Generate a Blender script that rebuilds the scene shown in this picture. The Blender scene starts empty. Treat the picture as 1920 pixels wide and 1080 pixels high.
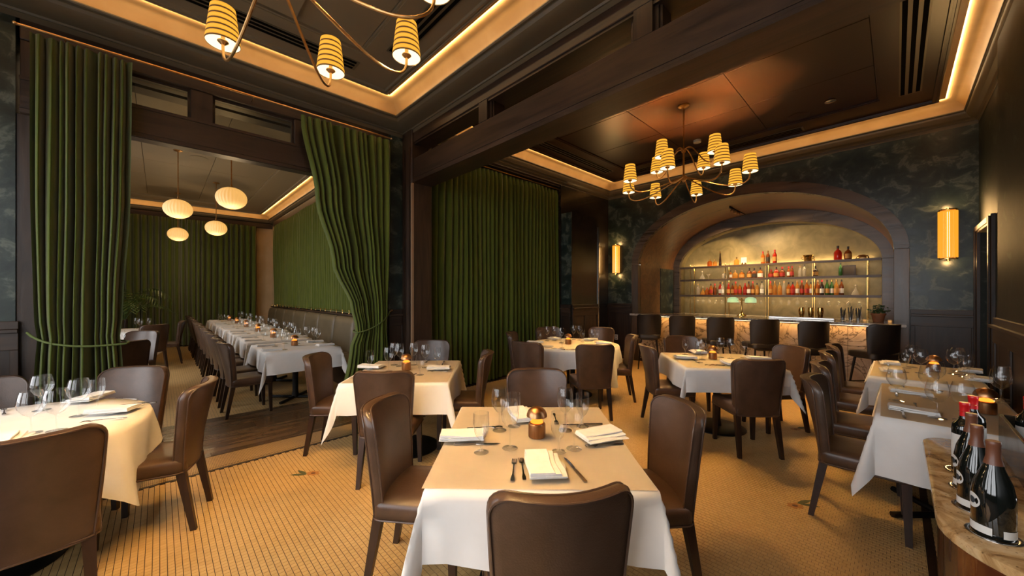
import bpy, bmesh, math, random
import numpy as np
from mathutils import Vector, Matrix

random.seed(11)
SC = bpy.context.scene
COL = SC.collection
PI = math.pi

# ------------------------------------------------------------------ camera
CAM_H, FPX, FX, FY = 1.52, 690.0, 0.6914, 0.7225      # eye height, focal length in px (1920 wide), view direction
cam = bpy.data.objects.new('camera', bpy.data.cameras.new('camera'))
COL.objects.link(cam)
cam.location = (0, 0, CAM_H)
cam.rotation_euler = (PI / 2, 0, -math.atan2(FX, FY))
cam.data.sensor_width = 36
cam.data.lens = FPX / 1920 * 36
cam.data.shift_y = 11 / 1920
cam.data.clip_start = 0.05
SC.camera = cam

# ------------------------------------------------------------------ world, exposure, window portals
SKY = 2.9
w = bpy.data.worlds.new('sky')
SC.world = w
w.use_nodes = True
bgn = w.node_tree.nodes['Background']
bgn.inputs[0].default_value = (0.92, 0.94, 0.97, 1)
bgn.inputs[1].default_value = SKY
SC.view_settings.view_transform = 'Standard'
SC.view_settings.look = 'None'
SC.view_settings.exposure = 1.0
SC.view_settings.gamma = 1
SC.view_settings.use_curve_mapping = False
cy = SC.cycles
cy.max_bounces = 8
cy.diffuse_bounces = 4
cy.glossy_bounces = 4
cy.transmission_bounces = 8
cy.transparent_max_bounces = 24
cy.caustics_reflective = False
cy.caustics_refractive = False
cy.sample_clamp_indirect = 4
cy.use_denoising = True

FRONT_WINDOWS = [(-0.62, 0.86), (1.20, 2.68), (3.02, 4.50)]          # y ranges in the street wall, x = -1.85
PRIV_WINDOWS = [(6.4, 8.0), (8.5, 10.1)]
WZ0, WZ1 = 0.55, 3.35
def portal(x, y0, y1):
    l = bpy.data.lights.new('window_portal', 'AREA')
    l.shape = 'RECTANGLE'; l.size = WZ1 - WZ0; l.size_y = y1 - y0
    l.cycles.is_portal = True
    o = bpy.data.objects.new('window_portal', l); COL.objects.link(o)
    o.location = (x, (y0 + y1) / 2, (WZ0 + WZ1) / 2)
    o.rotation_euler = (0, -PI / 2, 0)
for a, b in FRONT_WINDOWS: portal(-1.98, a, b)
for a, b in PRIV_WINDOWS: portal(-2.33, a, b)

# warm light strengths
E_COVE, E_CHAND, E_LAMP, E_PEND, E_SCONCE, E_BAR, E_SHELF = 5.6, 220.0, 1.3, 7.0, 6.0, 3.8, 5.0
WARM = (1.0, 0.58, 0.21)
WARM2 = (1.0, 0.69, 0.36)

def area(name, loc, rot, sx, sy, power, color=WARM, parent=None, spread=PI):
    l = bpy.data.lights.new(name, 'AREA'); l.shape = 'RECTANGLE'
    l.size = sx; l.size_y = sy; l.energy = power; l.color = color; l.spread = spread
    o = bpy.data.objects.new(name, l); COL.objects.link(o)
    o.location = loc; o.rotation_euler = rot
    if parent: o.parent = parent
    return o
def point(name, loc, power, color=WARM, radius=0.02, parent=None):
    l = bpy.data.lights.new(name, 'POINT'); l.energy = power; l.color = color; l.shadow_soft_size = radius
    o = bpy.data.objects.new(name, l); COL.objects.link(o); o.location = loc
    if parent: o.parent = parent
    return o

# ------------------------------------------------------------------ mesh helpers
def B(): return bmesh.new()
def box(bm, x0, x1, y0, y1, z0, z1):
    v = [bm.verts.new((x, y, z)) for z in (z0, z1) for y in (y0, y1) for x in (x0, x1)]
    for f in ((0, 2, 3, 1), (4, 5, 7, 6), (0, 1, 5, 4), (2, 6, 7, 3), (0, 4, 6, 2), (1, 3, 7, 5)):
        bm.faces.new([v[i] for i in f])
    return v
def bevbox(bm, x0, x1, y0, y1, z0, z1, r=0.005, seg=1):
    t = B(); box(t, x0, x1, y0, y1, z0, z1)
    bmesh.ops.bevel(t, geom=list(t.edges), offset=r, segments=seg, affect='EDGES', profile=0.5)
    merge(bm, t)
def merge(bm, t, M=None):
    m = bpy.data.meshes.new('t'); t.to_mesh(m); t.free()
    if M is not None: m.transform(M)
    bm.from_mesh(m); bpy.data.meshes.remove(m)
def taper(bm, p0, p1, s0, s1):
    """square bar from p0 to p1, half sizes s0 -> s1, kept axis-aligned in plan"""
    v = []
    for p, s in ((p0, s0), (p1, s1)):
        for dx, dy in ((-1, -1), (1, -1), (1, 1), (-1, 1)):
            v.append(bm.verts.new((p[0] + dx * s, p[1] + dy * s, p[2])))
    bm.faces.new(v[3::-1]); bm.faces.new(v[4:])
    for i in range(4):
        j = (i + 1) % 4
        bm.faces.new((v[i], v[j], v[4 + j], v[4 + i]))
def skin(bm, loops, cap0=True, cap1=True, closed=True):
    L = [[bm.verts.new(p) for p in lp] for lp in loops]
    n = len(L[0])
    for a, b in zip(L, L[1:]):
        for i in range(n if closed else n - 1):
            j = (i + 1) % n
            bm.faces.new((a[i], a[j], b[j], b[i]))
    if cap0: bm.faces.new(L[0][::-1])
    if cap1: bm.faces.new(L[-1])
    return L
def lathe(bm, prof, seg=24, cx=0, cy_=0, cz=0, a0=0, a1=2 * PI):
    full = abs(a1 - a0 - 2 * PI) < 1e-6
    n = seg if full else seg + 1
    rings = []
    for r, z in prof:
        if r < 1e-6:
            rings.append([bm.verts.new((cx, cy_, cz + z))]); continue
        rings.append([bm.verts.new((cx + r * math.cos(a0 + (a1 - a0) * i / seg), cy_ + r * math.sin(a0 + (a1 - a0) * i / seg), cz + z)) for i in range(n)])
    for a, b in zip(rings, rings[1:]):
        for i in range(seg):
            j = (i + 1) % n
            if len(a) == 1 and len(b) == 1: break
            if len(a) == 1: bm.faces.new((a[0], b[j], b[i]))
            elif len(b) == 1: bm.faces.new((a[i], a[j], b[0]))
            else: bm.faces.new((a[i], a[j], b[j], b[i]))
def tube(bm, pts, r, seg=8, closed=False, caps=True):
    pts = [Vector(p) for p in pts]; n = len(pts)
    rs = r if isinstance(r, (list, tuple)) else [r] * n
    loops = []; up = None
    for i, p in enumerate(pts):
        a = pts[(i - 1) % n] if (closed or i > 0) else p
        b = pts[(i + 1) % n] if (closed or i < n - 1) else p
        t = (b - a).normalized()
        if up is None:
            up = Vector((0, 0, 1)) if abs(t.z) < .9 else Vector((1, 0, 0))
        x = t.cross(up)
        if x.length < 1e-6: x = t.cross(Vector((0, 1, 0)))
        x.normalize(); y = x.cross(t).normalized(); up = y
        loops.append([p + rs[i] * (math.cos(2 * PI * k / seg) * x + math.sin(2 * PI * k / seg) * y) for k in range(seg)])
    if closed: loops.append(loops[0])
    skin(bm, loops, caps and not closed, caps and not closed)
def prism(bm, poly, z0, z1):
    a = [bm.verts.new((x, y, z0)) for x, y in poly]; b = [bm.verts.new((x, y, z1)) for x, y in poly]
    bm.faces.new(a[::-1]); bm.faces.new(b)
    for i in range(len(poly)):
        j = (i + 1) % len(poly); bm.faces.new((a[i], a[j], b[j], b[i]))
def rrect(hx, hy, r, n=5, cx=0, cy_=0):
    out = []
    for k, (sx, sy) in enumerate(((1, 1), (-1, 1), (-1, -1), (1, -1))):
        for i in range(n + 1):
            a = PI / 2 * (k + i / n)
            out.append((cx + sx * (hx - r) + r * math.cos(a), cy_ + sy * (hy - r) + r * math.sin(a)))
    return out
def gridmesh(bm, nu, nv, fn, flip=False):
    V = [[bm.verts.new(fn(i / nu, j / nv)) for i in range(nu + 1)] for j in range(nv + 1)]
    for j in range(nv):
        for i in range(nu):
            q = (V[j][i], V[j][i + 1], V[j + 1][i + 1], V[j + 1][i])
            bm.faces.new(q[::-1] if flip else q)
    return V
def bez(p0, p1, p2, p3, n=10):
    return [tuple((1 - t) ** 3 * a + 3 * (1 - t) ** 2 * t * b + 3 * (1 - t) * t * t * c + t ** 3 * d for a, b, c, d in zip(p0, p1, p2, p3)) for t in [i / n for i in range(n + 1)]]

def mesh(bm, name, mat, smooth=True, angle=35, recalc=True):
    if recalc: bmesh.ops.recalc_face_normals(bm, faces=bm.faces)
    m = bpy.data.meshes.new(name); bm.to_mesh(m); bm.free()
    m.materials.append(mat)
    if smooth:
        m.shade_smooth()
        m.set_sharp_from_angle(angle=math.radians(angle))
    return m
def link(name, data, parent=None, loc=None, rz=None):
    o = bpy.data.objects.new(name, data); COL.objects.link(o)
    if parent: o.parent = parent
    if loc: o.location = loc
    if rz: o.rotation_euler = (0, 0, rz)
    return o
def obj(name, bm, mat, parent=None, smooth=True, angle=35, loc=None, rz=None, recalc=True):
    return link(name, mesh(bm, name, mat, smooth, angle, recalc), parent, loc, rz)
def tag(o, label=None, cat=None, group=None, kind=None):
    if label: o['label'] = label
    if cat: o['category'] = cat
    if group: o['group'] = group
    if kind: o['kind'] = kind
    return o
def thing(name, label, cat, loc=(0, 0, 0), rz=0, group=None, kind=None):
    o = link(name, None, None, loc, rz); o.empty_display_size = 0.1
    return tag(o, label, cat, group, kind)
def struct(name, bm, mat, label, cat='wall', smooth=False, angle=30, recalc=True):
    return tag(obj(name, bm, mat, None, smooth, angle, recalc=recalc), label, cat, None, 'structure')
def dup(root, loc, rz=0, label=None, group=None, scale=None):
    r = root.copy(); COL.objects.link(r); r.location = loc; r.rotation_euler = (0, 0, rz)
    if scale: r.scale = (scale,) * 3
    if label: r['label'] = label
    if group: r['group'] = group
    for ch in list(root.children):
        c = ch.copy(); COL.objects.link(c); c.parent = r
        for g in list(ch.children):
            d = g.copy(); COL.objects.link(d); d.parent = c
    return r
class Proto:
    """first use moves the original, later uses copy it"""
    def __init__(s, root): s.root, s.used = root, False
    def put(s, loc, rz=0, label=None, group=None, scale=None):
        if not s.used:
            s.used = True; r = s.root; r.location = loc; r.rotation_euler = (0, 0, rz)
            if scale: r.scale = (scale,) * 3
            if label: r['label'] = label
            if group: r['group'] = group
            s.src = r; return r
        return dup(s.root, loc, rz, label, group, scale or 1.0)
ORD = ['first', 'second', 'third', 'fourth', 'fifth', 'sixth', 'seventh', 'eighth', 'ninth', 'tenth', 'eleventh', 'twelfth', 'thirteenth', 'fourteenth',
       'fifteenth', 'sixteenth', 'seventeenth', 'eighteenth', 'nineteenth', 'twentieth', 'twenty-first', 'twenty-second', 'twenty-third', 'twenty-fourth',
       'twenty-fifth', 'twenty-sixth', 'twenty-seventh', 'twenty-eighth', 'twenty-ninth', 'thirtieth', 'thirty-first', 'thirty-second', 'thirty-third', 'thirty-fourth', 'thirty-fifth', 'thirty-sixth']
def side(x, y):
    """how far to the right a place lies as seen from where the photograph was taken"""
    return (FY * x - FX * y) / (FX * x + FY * y)

# ------------------------------------------------------------------ materials
def mat(name):
    m = bpy.data.materials.new(name); m.use_nodes = True
    nt = m.node_tree; p = nt.nodes['Principled BSDF']
    return m, nt, p
def N(nt, t, **kw):
    n = nt.nodes.new(t)
    for k, v in kw.items():
        if k.startswith('_'): setattr(n, k[1:], v)
        else: n.inputs[k.replace('__', ' ')].default_value = v
    return n
def ramp(nt, stops):
    r = nt.nodes.new('ShaderNodeValToRGB'); e = r.color_ramp.elements
    while len(e) < len(stops): e.new(0.5)
    for i, (p, c) in enumerate(stops):
        e[i].position = p; e[i].color = (*c, 1)
    return r
def coords(nt, scale=(1, 1, 1), kind='Object', rot=(0, 0, 0)):
    tc = nt.nodes.new('ShaderNodeTexCoord'); mp = nt.nodes.new('ShaderNodeMapping')
    mp.inputs['Scale'].default_value = scale; mp.inputs['Rotation'].default_value = rot
    nt.links.new(tc.outputs[kind], mp.inputs[0]); return mp.outputs[0]
def plain(name, col, rough=0.5, metal=0.0, spec=0.5, coat=0.0, sheen=0.0):
    m, nt, p = mat(name)
    p.inputs['Base Color'].default_value = (*col, 1); p.inputs['Roughness'].default_value = rough
    p.inputs['Metallic'].default_value = metal; p.inputs['Specular IOR Level'].default_value = spec
    p.inputs['Coat Weight'].default_value = coat; p.inputs['Sheen Weight'].default_value = sheen
    return m
def noisy(name, stops, scale=8, stretch=(1, 1, 1), rough=(0.4, 0.5), bump=0.0, detail=6, dist=0.0, metal=0.0, spec=0.5, sheen=0.0, bscale=None, coat=0.0, nrough=0.55, trans=0.0):
    m, nt, p = mat(name); L = nt.links.new
    co = coords(nt, stretch)
    n = N(nt, 'ShaderNodeTexNoise', Scale=scale, Detail=detail, Roughness=nrough, Distortion=dist); L(co, n.inputs['Vector'])
    r = ramp(nt, stops); L(n.outputs[0], r.inputs[0]); L(r.outputs[0], p.inputs['Base Color'])
    mr = N(nt, 'ShaderNodeMapRange'); mr.inputs[3].default_value, mr.inputs[4].default_value = rough
    L(n.outputs[0], mr.inputs[0]); L(mr.outputs[0], p.inputs['Roughness'])
    if bump:
        b = N(nt, 'ShaderNodeBump', Strength=bump, Distance=0.01)
        if bscale:
            n2 = N(nt, 'ShaderNodeTexNoise', Scale=bscale, Detail=3); L(co, n2.inputs['Vector']); L(n2.outputs[0], b.inputs['Height'])
        else: L(n.outputs[0], b.inputs['Height'])
        L(b.outputs[0], p.inputs['Normal'])
    p.inputs['Metallic'].default_value = metal; p.inputs['Specular IOR Level'].default_value = spec
    p.inputs['Sheen Weight'].default_value = sheen; p.inputs['Coat Weight'].default_value = coat
    return m
def emit(name, col, s):
    m = bpy.data.materials.new(name); m.use_nodes = True; nt = m.node_tree; nt.nodes.clear()
    e = N(nt, 'ShaderNodeEmission', Color=(*col, 1), Strength=s); o = nt.nodes.new('ShaderNodeOutputMaterial')
    nt.links.new(e.outputs[0], o.inputs[0]); return m
def clear(name, tint=(0.97, 0.98, 0.98), ior=1.45, rough=0.0, gloss=1.0):
    """thin clear glass: Fresnel reflection over straight transmission"""
    m = bpy.data.materials.new(name); m.use_nodes = True; nt = m.node_tree; nt.nodes.clear(); L = nt.links.new
    t = N(nt, 'ShaderNodeBsdfTransparent', Color=(*tint, 1)); g = N(nt, 'ShaderNodeBsdfGlossy', Roughness=rough); g.inputs[0].default_value = (gloss,) * 3 + (1,)
    lw = N(nt, 'ShaderNodeLayerWeight', Blend=0.5); pw = N(nt, 'ShaderNodeMath', _operation='POWER'); pw.inputs[1].default_value = 2.7; L(lw.outputs['Facing'], pw.inputs[0])
    f = N(nt, 'ShaderNodeMath', _operation='MULTIPLY_ADD'); f.inputs[1].default_value = 0.85; f.inputs[2].default_value = 0.06; L(pw.outputs[0], f.inputs[0]); x = nt.nodes.new('ShaderNodeMixShader'); o = nt.nodes.new('ShaderNodeOutputMaterial')
    L(f.outputs[0], x.inputs[0]); L(t.outputs[0], x.inputs[1]); L(g.outputs[0], x.inputs[2]); L(x.outputs[0], o.inputs[0])
    return m
def wood(name, c0, c1, axis='Z', rough=(0.32, 0.5), sc=9.0, bump=0.15, coat=0.0):
    st = {'X': (0.09, 1, 1), 'Y': (1, 0.09, 1), 'Z': (1, 1, 0.09)}[axis]
    return noisy(name, [(0.28, c0), (0.5, tuple((a + b) / 2 for a, b in zip(c0, c1))), (0.74, c1)], sc, st, rough, bump, 8, 1.6, coat=coat)

m_oak_z = wood('dark_oak_upright', (0.009, 0.0048, 0.0028), (0.050, 0.026, 0.014), 'Z')
m_oak_x = wood('dark_oak_along', (0.009, 0.0048, 0.0028), (0.050, 0.026, 0.014), 'X')
m_oak_y = wood('dark_oak_across', (0.009, 0.0048, 0.0028), (0.056, 0.030, 0.017), 'Y')
m_arch = wood('arch_oak', (0.045, 0.029, 0.018), (0.130, 0.085, 0.053), 'Y', (0.22, 0.36), 6)
m_legs = wood('chair_leg_wood', (0.014, 0.007, 0.004), (0.045, 0.022, 0.013), 'Z', (0.3, 0.45), 14)
m_leather = noisy('brown_leather', [(0.3, (0.052, 0.029, 0.018)), (0.55, (0.076, 0.043, 0.027)), (0.8, (0.105, 0.062, 0.040))], 6, (1, 1, 1), (0.24, 0.42), 0.10, 5, 0.4, bscale=160)
m_piping = plain('leather_piping', (0.075, 0.043, 0.028), 0.3)
m_stool = noisy('stool_leather', [(0.3, (0.012, 0.0085, 0.006)), (0.8, (0.022, 0.015, 0.011))], 6, (1, 1, 1), (0.4, 0.55), 0.06, bscale=140)
m_black = plain('black_metal', (0.008, 0.007, 0.006), 0.4, 0.3)
m_curtain = noisy('green_velvet', [(0.3, (0.058, 0.080, 0.007)), (0.7, (0.092, 0.118, 0.011))], 22, (1, 1, 0.15), (0.75, 0.9), 0.05, 4, sheen=0.35, spec=0.2)
m_rope = plain('green_cord', (0.09, 0.12, 0.025), 0.7)
m_plaster = noisy('green_plaster', [(0.30, (0.008, 0.013, 0.011)), (0.46, (0.014, 0.023, 0.018)), (0.54, (0.026, 0.036, 0.028)), (0.60, (0.085, 0.098, 0.074)), (0.66, (0.045, 0.056, 0.042)), (0.80, (0.03, 0.040, 0.032))], 4.6, (1, 1, 1.2), (0.22, 0.42), 0.18, 9, 0.5, nrough=0.6)
m_matte = noisy('dark_green_wall', [(0.3, (0.006, 0.009, 0.007)), (0.58, (0.012, 0.017, 0.013)), (0.66, (0.04, 0.05, 0.04)), (0.75, (0.014, 0.02, 0.015))], 3, (1, 1, 1.2), (0.5, 0.65), 0.15, 9, 1.4, spec=0.25)
m_lacquer = noisy('dark_lacquer_panel', [(0.3, (0.012, 0.010, 0.007)), (0.6, (0.022, 0.016, 0.010)), (0.8, (0.034, 0.025, 0.016))], 5, (1, 1, 1), (0.12, 0.3), 0.05, 7, 1.0)
m_gold = noisy('gold_plaster', [(0.3, (0.46, 0.27, 0.10)), (0.7, (0.56, 0.35, 0.15))], 3, (1, 1, 1), (0.34, 0.5), 0.03, 5, 0.5)
m_niche = noisy('gold_green_plaster', [(0.3, (0.16, 0.125, 0.050)), (0.7, (0.28, 0.22, 0.10))], 3.5, (1, 1, 1), (0.4, 0.55), 0.15, 8, 1.2)
m_olive = plain('olive_paint', (0.120, 0.092, 0.054), 0.42)
m_ceil_front = plain('ceiling_umber', (0.22, 0.17, 0.105), 0.5)
m_ceil_bar = plain('ceiling_chestnut', (0.034, 0.011, 0.0035), 0.36)
m_ceil_priv = plain('ceiling_taupe', (0.30, 0.245, 0.17), 0.55)
m_dark = plain('slot_black', (0.003, 0.0027, 0.0023), 0.9, 0, 0.05)
m_white = plain('white_plastic', (0.7, 0.68, 0.62), 0.4)
m_cream_wall = noisy('cream_plaster', [(0.3, (0.50, 0.36, 0.20)), (0.7, (0.60, 0.45, 0.27))], 3, (1, 1, 1), (0.4, 0.55), 0.05)
m_back = plain('back_wall_paint', (0.30, 0.24, 0.16), 0.7)
m_brass = noisy('aged_brass', [(0.3, (0.42, 0.22, 0.075)), (0.7, (0.60, 0.36, 0.15))], 20, (1, 1, 1), (0.24, 0.38), 0, metal=1.0)
m_copper = noisy('brushed_copper', [(0.3, (0.42, 0.20, 0.085)), (0.7, (0.56, 0.30, 0.15))], 60, (1, 1, 0.05), (0.26, 0.4), 0, metal=1.0)
m_gold_metal = plain('polished_brass', (0.78, 0.50, 0.16), 0.2, 1.0)
m_steel = plain('steel', (0.55, 0.52, 0.48), 0.2, 1.0)
m_silver = plain('silver_cutlery', (0.50, 0.45, 0.40), 0.16, 1.0)
m_cloth = noisy('white_linen', [(0.3, (0.74, 0.72, 0.69)), (0.7, (0.82, 0.80, 0.77))], 5, (1, 1, 1), (0.75, 0.85), 0.06, 5, bscale=9, spec=0.2)
m_paper = noisy('cream_table_paper', [(0.3, (0.84, 0.70, 0.51)), (0.7, (0.90, 0.77, 0.58))], 4, (1, 1, 1), (0.6, 0.75), 0.10, 6, 0.8, bscale=11, spec=0.25)
m_napkin = noisy('napkin_linen', [(0.3, (0.78, 0.76, 0.73)), (0.7, (0.86, 0.84, 0.81))], 30, (1, 1, 1), (0.75, 0.85), 0.1, spec=0.2)
m_china = plain('white_china', (0.82, 0.80, 0.77), 0.15)
m_glass = clear('clear_glass')
m_pane = clear('window_glass', (0.93, 0.93, 0.90))
m_transom = clear('transom_glass', (0.80, 0.78, 0.70))
m_grout = plain('dark_grout', (0.035, 0.020, 0.010), 0.85)
m_banq = noisy('banquette_leather', [(0.3, (0.105, 0.082, 0.046)), (0.7, (0.150, 0.118, 0.070))], 5, (1, 1, 1), (0.4, 0.55), 0.06, bscale=120)
m_leaf = noisy('palm_green', [(0.3, (0.030, 0.070, 0.012)), (0.7, (0.075, 0.13, 0.028))], 12, (1, 1, 1), (0.4, 0.5))
m_leafdark = noisy('leaf_dark', [(0.3, (0.020, 0.045, 0.012)), (0.7, (0.05, 0.10, 0.03))], 12, (1, 1, 1), (0.4, 0.5))
m_terra = noisy('terracotta', [(0.3, (0.22, 0.075, 0.025)), (0.7, (0.32, 0.12, 0.045))], 12, (1, 1, 1), (0.6, 0.8))
m_mahog = wood('mahogany', (0.060, 0.014, 0.005), (0.17, 0.045, 0.014), 'Z', (0.2, 0.35), 5, 0.05, 0.4)
m_red = plain('red_foil', (0.62, 0.012, 0.014), 0.28)
m_brownfoil = plain('brown_foil', (0.16, 0.058, 0.030), 0.38)
m_bottle = plain('dark_bottle_glass', (0.006, 0.007, 0.006), 0.04, 0, 0.6, 0.6)
m_label = plain('paper_label', (0.68, 0.66, 0.62), 0.55)
m_labeldark = plain('label_print', (0.03, 0.04, 0.05), 0.6)
m_shelfwood = wood('shelf_oak', (0.05, 0.032, 0.02), (0.12, 0.08, 0.05), 'Y', (0.3, 0.45), 8)
m_plank = wood('plank_floor', (0.060, 0.033, 0.014), (0.165, 0.095, 0.042), 'X', (0.20, 0.34), 7, 0.06)

def mosaic(name, pitch=0.031, grid=False):
    m, nt, p = mat(name); L = nt.links.new
    g = nt.nodes.new('ShaderNodeNewGeometry')
    sn = N(nt, 'ShaderNodeVectorMath', _operation='SNAP'); sn.inputs[1].default_value = (pitch, pitch, 10)
    L(g.outputs['Position'], sn.inputs[0])
    wn = nt.nodes.new('ShaderNodeTexWhiteNoise'); L(sn.outputs[0], wn.inputs[0])
    n = N(nt, 'ShaderNodeTexNoise', Scale=0.9, Detail=4); L(g.outputs['Position'], n.inputs['Vector'])
    add = N(nt, 'ShaderNodeMath', _operation='MULTIPLY_ADD'); add.inputs[1].default_value = 0.22; L(wn.outputs[0], add.inputs[0]); L(n.outputs[0], add.inputs[2])
    r = ramp(nt, [(0.30, (0.48, 0.295, 0.110)), (0.6, (0.57, 0.37, 0.150)), (0.90, (0.64, 0.44, 0.20))]); L(add.outputs[0], r.inputs[0])
    p.inputs['Roughness'].default_value = 0.34
    if grid:
        bt = N(nt, 'ShaderNodeTexBrick', Scale=1.0); bt.offset = 0.5
        bt.inputs['Mortar Size'].default_value = 0.0014; bt.inputs['Brick Width'].default_value = pitch; bt.inputs['Row Height'].default_value = pitch
        bt.inputs['Color1'].default_value = bt.inputs['Color2'].default_value = (1, 1, 1, 1); bt.inputs['Mortar'].default_value = (0, 0, 0, 1)
        mp = nt.nodes.new('ShaderNodeMapping'); mp.inputs['Rotation'].default_value = (0, 0, PI / 2); L(g.outputs['Position'], mp.inputs[0]); L(mp.outputs[0], bt.inputs['Vector'])
        mx = N(nt, 'ShaderNodeMix', _data_type='RGBA'); mx.inputs[6].default_value = (0.10, 0.062, 0.030, 1)
        L(bt.outputs['Color'], mx.inputs[0]); L(r.outputs[0], mx.inputs[7]); L(mx.outputs[2], p.inputs['Base Color'])
    else: L(r.outputs[0], p.inputs['Base Color'])
    return m
m_tile = mosaic('mosaic_tile')
m_tilefar = mosaic('mosaic_floor_far', 0.031, True)
m_border = mosaic('fine_border_mosaic', 0.011, True)

def marble(name):
    m, nt, p = mat(name); L = nt.links.new
    co = coords(nt, (1, 1, 1)); n = N(nt, 'ShaderNodeTexNoise', Scale=2.2, Detail=9, Roughness=0.6, Distortion=2.2); L(co, n.inputs['Vector'])
    r = ramp(nt, [(0.36, (0.42, 0.35, 0.27)), (0.45, (0.52, 0.45, 0.36)), (0.485, (0.10, 0.08, 0.065)), (0.51, (0.45, 0.38, 0.29)), (0.60, (0.58, 0.50, 0.41)), (0.72, (0.28, 0.23, 0.18))])
    L(n.outputs[0], r.inputs[0]); L(r.outputs[0], p.inputs['Base Color']); p.inputs['Roughness'].default_value = 0.16
    return m
m_marble = marble('veined_marble')
def granite(name):
    m, nt, p = mat(name); L = nt.links.new
    co = coords(nt, (1, 1, 1)); n = N(nt, 'ShaderNodeTexNoise', Scale=7, Detail=9, Roughness=0.68, Distortion=1.5); L(co, n.inputs['Vector'])
    r = ramp(nt, [(0.32, (0.12, 0.055, 0.022)), (0.42, (0.38, 0.21, 0.08)), (0.52, (0.56, 0.35, 0.15)), (0.62, (0.66, 0.46, 0.24)), (0.74, (0.42, 0.23, 0.09))])
    v = N(nt, 'ShaderNodeTexVoronoi', Scale=55); L(co, v.inputs['Vector'])
    r2 = ramp(nt, [(0.08, (0.12, 0.10, 0.08)), (0.2, (1, 1, 1))]); L(v.outputs[0], r2.inputs[0])
    mx = N(nt, 'ShaderNodeMix', _data_type='RGBA', _blend_type='MULTIPLY'); mx.inputs[0].default_value = 0.7
    L(n.outputs[0], r.inputs[0]); L(r.outputs[0], mx.inputs[6]); L(r2.outputs[0], mx.inputs[7]); L(mx.outputs[2], p.inputs['Base Color'])
    p.inputs['Roughness'].default_value = 0.10
    return m
m_granite = granite('gold_granite')

def shade_mat(name, stripes, strength, warm=(1.0, 0.50, 0.10), rim=0.02):
    """lit striped cloth shade: the lamp inside makes the cloth glow, dark thread bands let less through"""
    m = bpy.data.materials.new(name); m.use_nodes = True; nt = m.node_tree; p = nt.nodes['Principled BSDF']; L = nt.links.new
    tc = nt.nodes.new('ShaderNodeTexCoord'); sp = nt.nodes.new('ShaderNodeSeparateXYZ'); L(tc.outputs['Object'], sp.inputs[0])
    ml = N(nt, 'ShaderNodeMath', _operation='MULTIPLY'); ml.inputs[1].default_value = stripes; L(sp.outputs[2], ml.inputs[0])
    fr = N(nt, 'ShaderNodeMath', _operation='FRACT'); L(ml.outputs[0], fr.inputs[0])
    r = ramp(nt, [(0.0, (0.07, 0.030, 0.008)), (0.23, (0.08, 0.036, 0.010)), (0.30, warm), (0.62, (1.0, 0.47, 0.045)), (0.94, warm), (1.0, (0.07, 0.030, 0.008))]); L(fr.outputs[0], r.inputs[0])
    L(r.outputs[0], p.inputs['Emission Color']); p.inputs['Emission Strength'].default_value = strength
    p.inputs['Base Color'].default_value = (0.06, 0.03, 0.01, 1); p.inputs['Roughness'].default_value = 0.9
    return m
m_shade = shade_mat('striped_shade', 27.0, 0.55, (1.0, 0.41, 0.03))
m_liner = emit('shade_liner_glow', (1.0, 0.74, 0.38), 1.2)
m_bulb = emit('bulb_glow', (1.0, 0.80, 0.5), 5)
m_ember = emit('table_lamp_glow', (1.0, 0.22, 0.02), 1.4)
m_led = emit('led_strip', (1.0, 0.72, 0.40), 3)
def globe_mat(name):
    m, nt, p = mat(name); L = nt.links.new
    p.inputs['Base Color'].default_value = (0.70, 0.60, 0.46, 1); p.inputs['Roughness'].default_value = 0.5
    p.inputs['Emission Color'].default_value = (1.0, 0.52, 0.13, 1); p.inputs['Emission Strength'].default_value = 0.40
    return m
m_globe = globe_mat('pleated_globe')
def amber_rod(name):
    m = bpy.data.materials.new(name); m.use_nodes = True; nt = m.node_tree; nt.nodes.clear(); L = nt.links.new
    t = N(nt, 'ShaderNodeBsdfTransparent', Color=(1.0, 0.62, 0.16, 1)); e = N(nt, 'ShaderNodeEmission', Color=(1.0, 0.42, 0.03, 1), Strength=0.6)
    g = N(nt, 'ShaderNodeBsdfGlossy', Roughness=0.15)
    x = N(nt, 'ShaderNodeMixShader'); x.inputs[0].default_value = 0.72; y = N(nt, 'ShaderNodeMixShader'); y.inputs[0].default_value = 0.06
    o = nt.nodes.new('ShaderNodeOutputMaterial')
    L(t.outputs[0], x.inputs[1]); L(e.outputs[0], x.inputs[2]); L(x.outputs[0], y.inputs[1]); L(g.outputs[0], y.inputs[2]); L(y.outputs[0], o.inputs[0])
    return m
m_amber_rod = amber_rod('amber_glass_rod')
def liquor(name, col, rough=0.06, alpha=0.55):
    """bottle glass with coloured spirit in it"""
    m = bpy.data.materials.new(name); m.use_nodes = True; nt = m.node_tree; p = nt.nodes['Principled BSDF']; L = nt.links.new
    p.inputs['Base Color'].default_value = (*col, 1); p.inputs['Roughness'].default_value = rough; p.inputs['Coat Weight'].default_value = 0.5; p.inputs['Coat Roughness'].default_value = 0.03
    t = N(nt, 'ShaderNodeBsdfTransparent', Color=(*[min(1, c * 1.3 + 0.1) for c in col], 1)); x = N(nt, 'ShaderNodeMixShader'); x.inputs[0].default_value = alpha
    o = nt.nodes['Material Output']; L(t.outputs[0], x.inputs[1]); L(p.outputs[0], x.inputs[2]); L(x.outputs[0], o.inputs[0])
    return m
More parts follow.
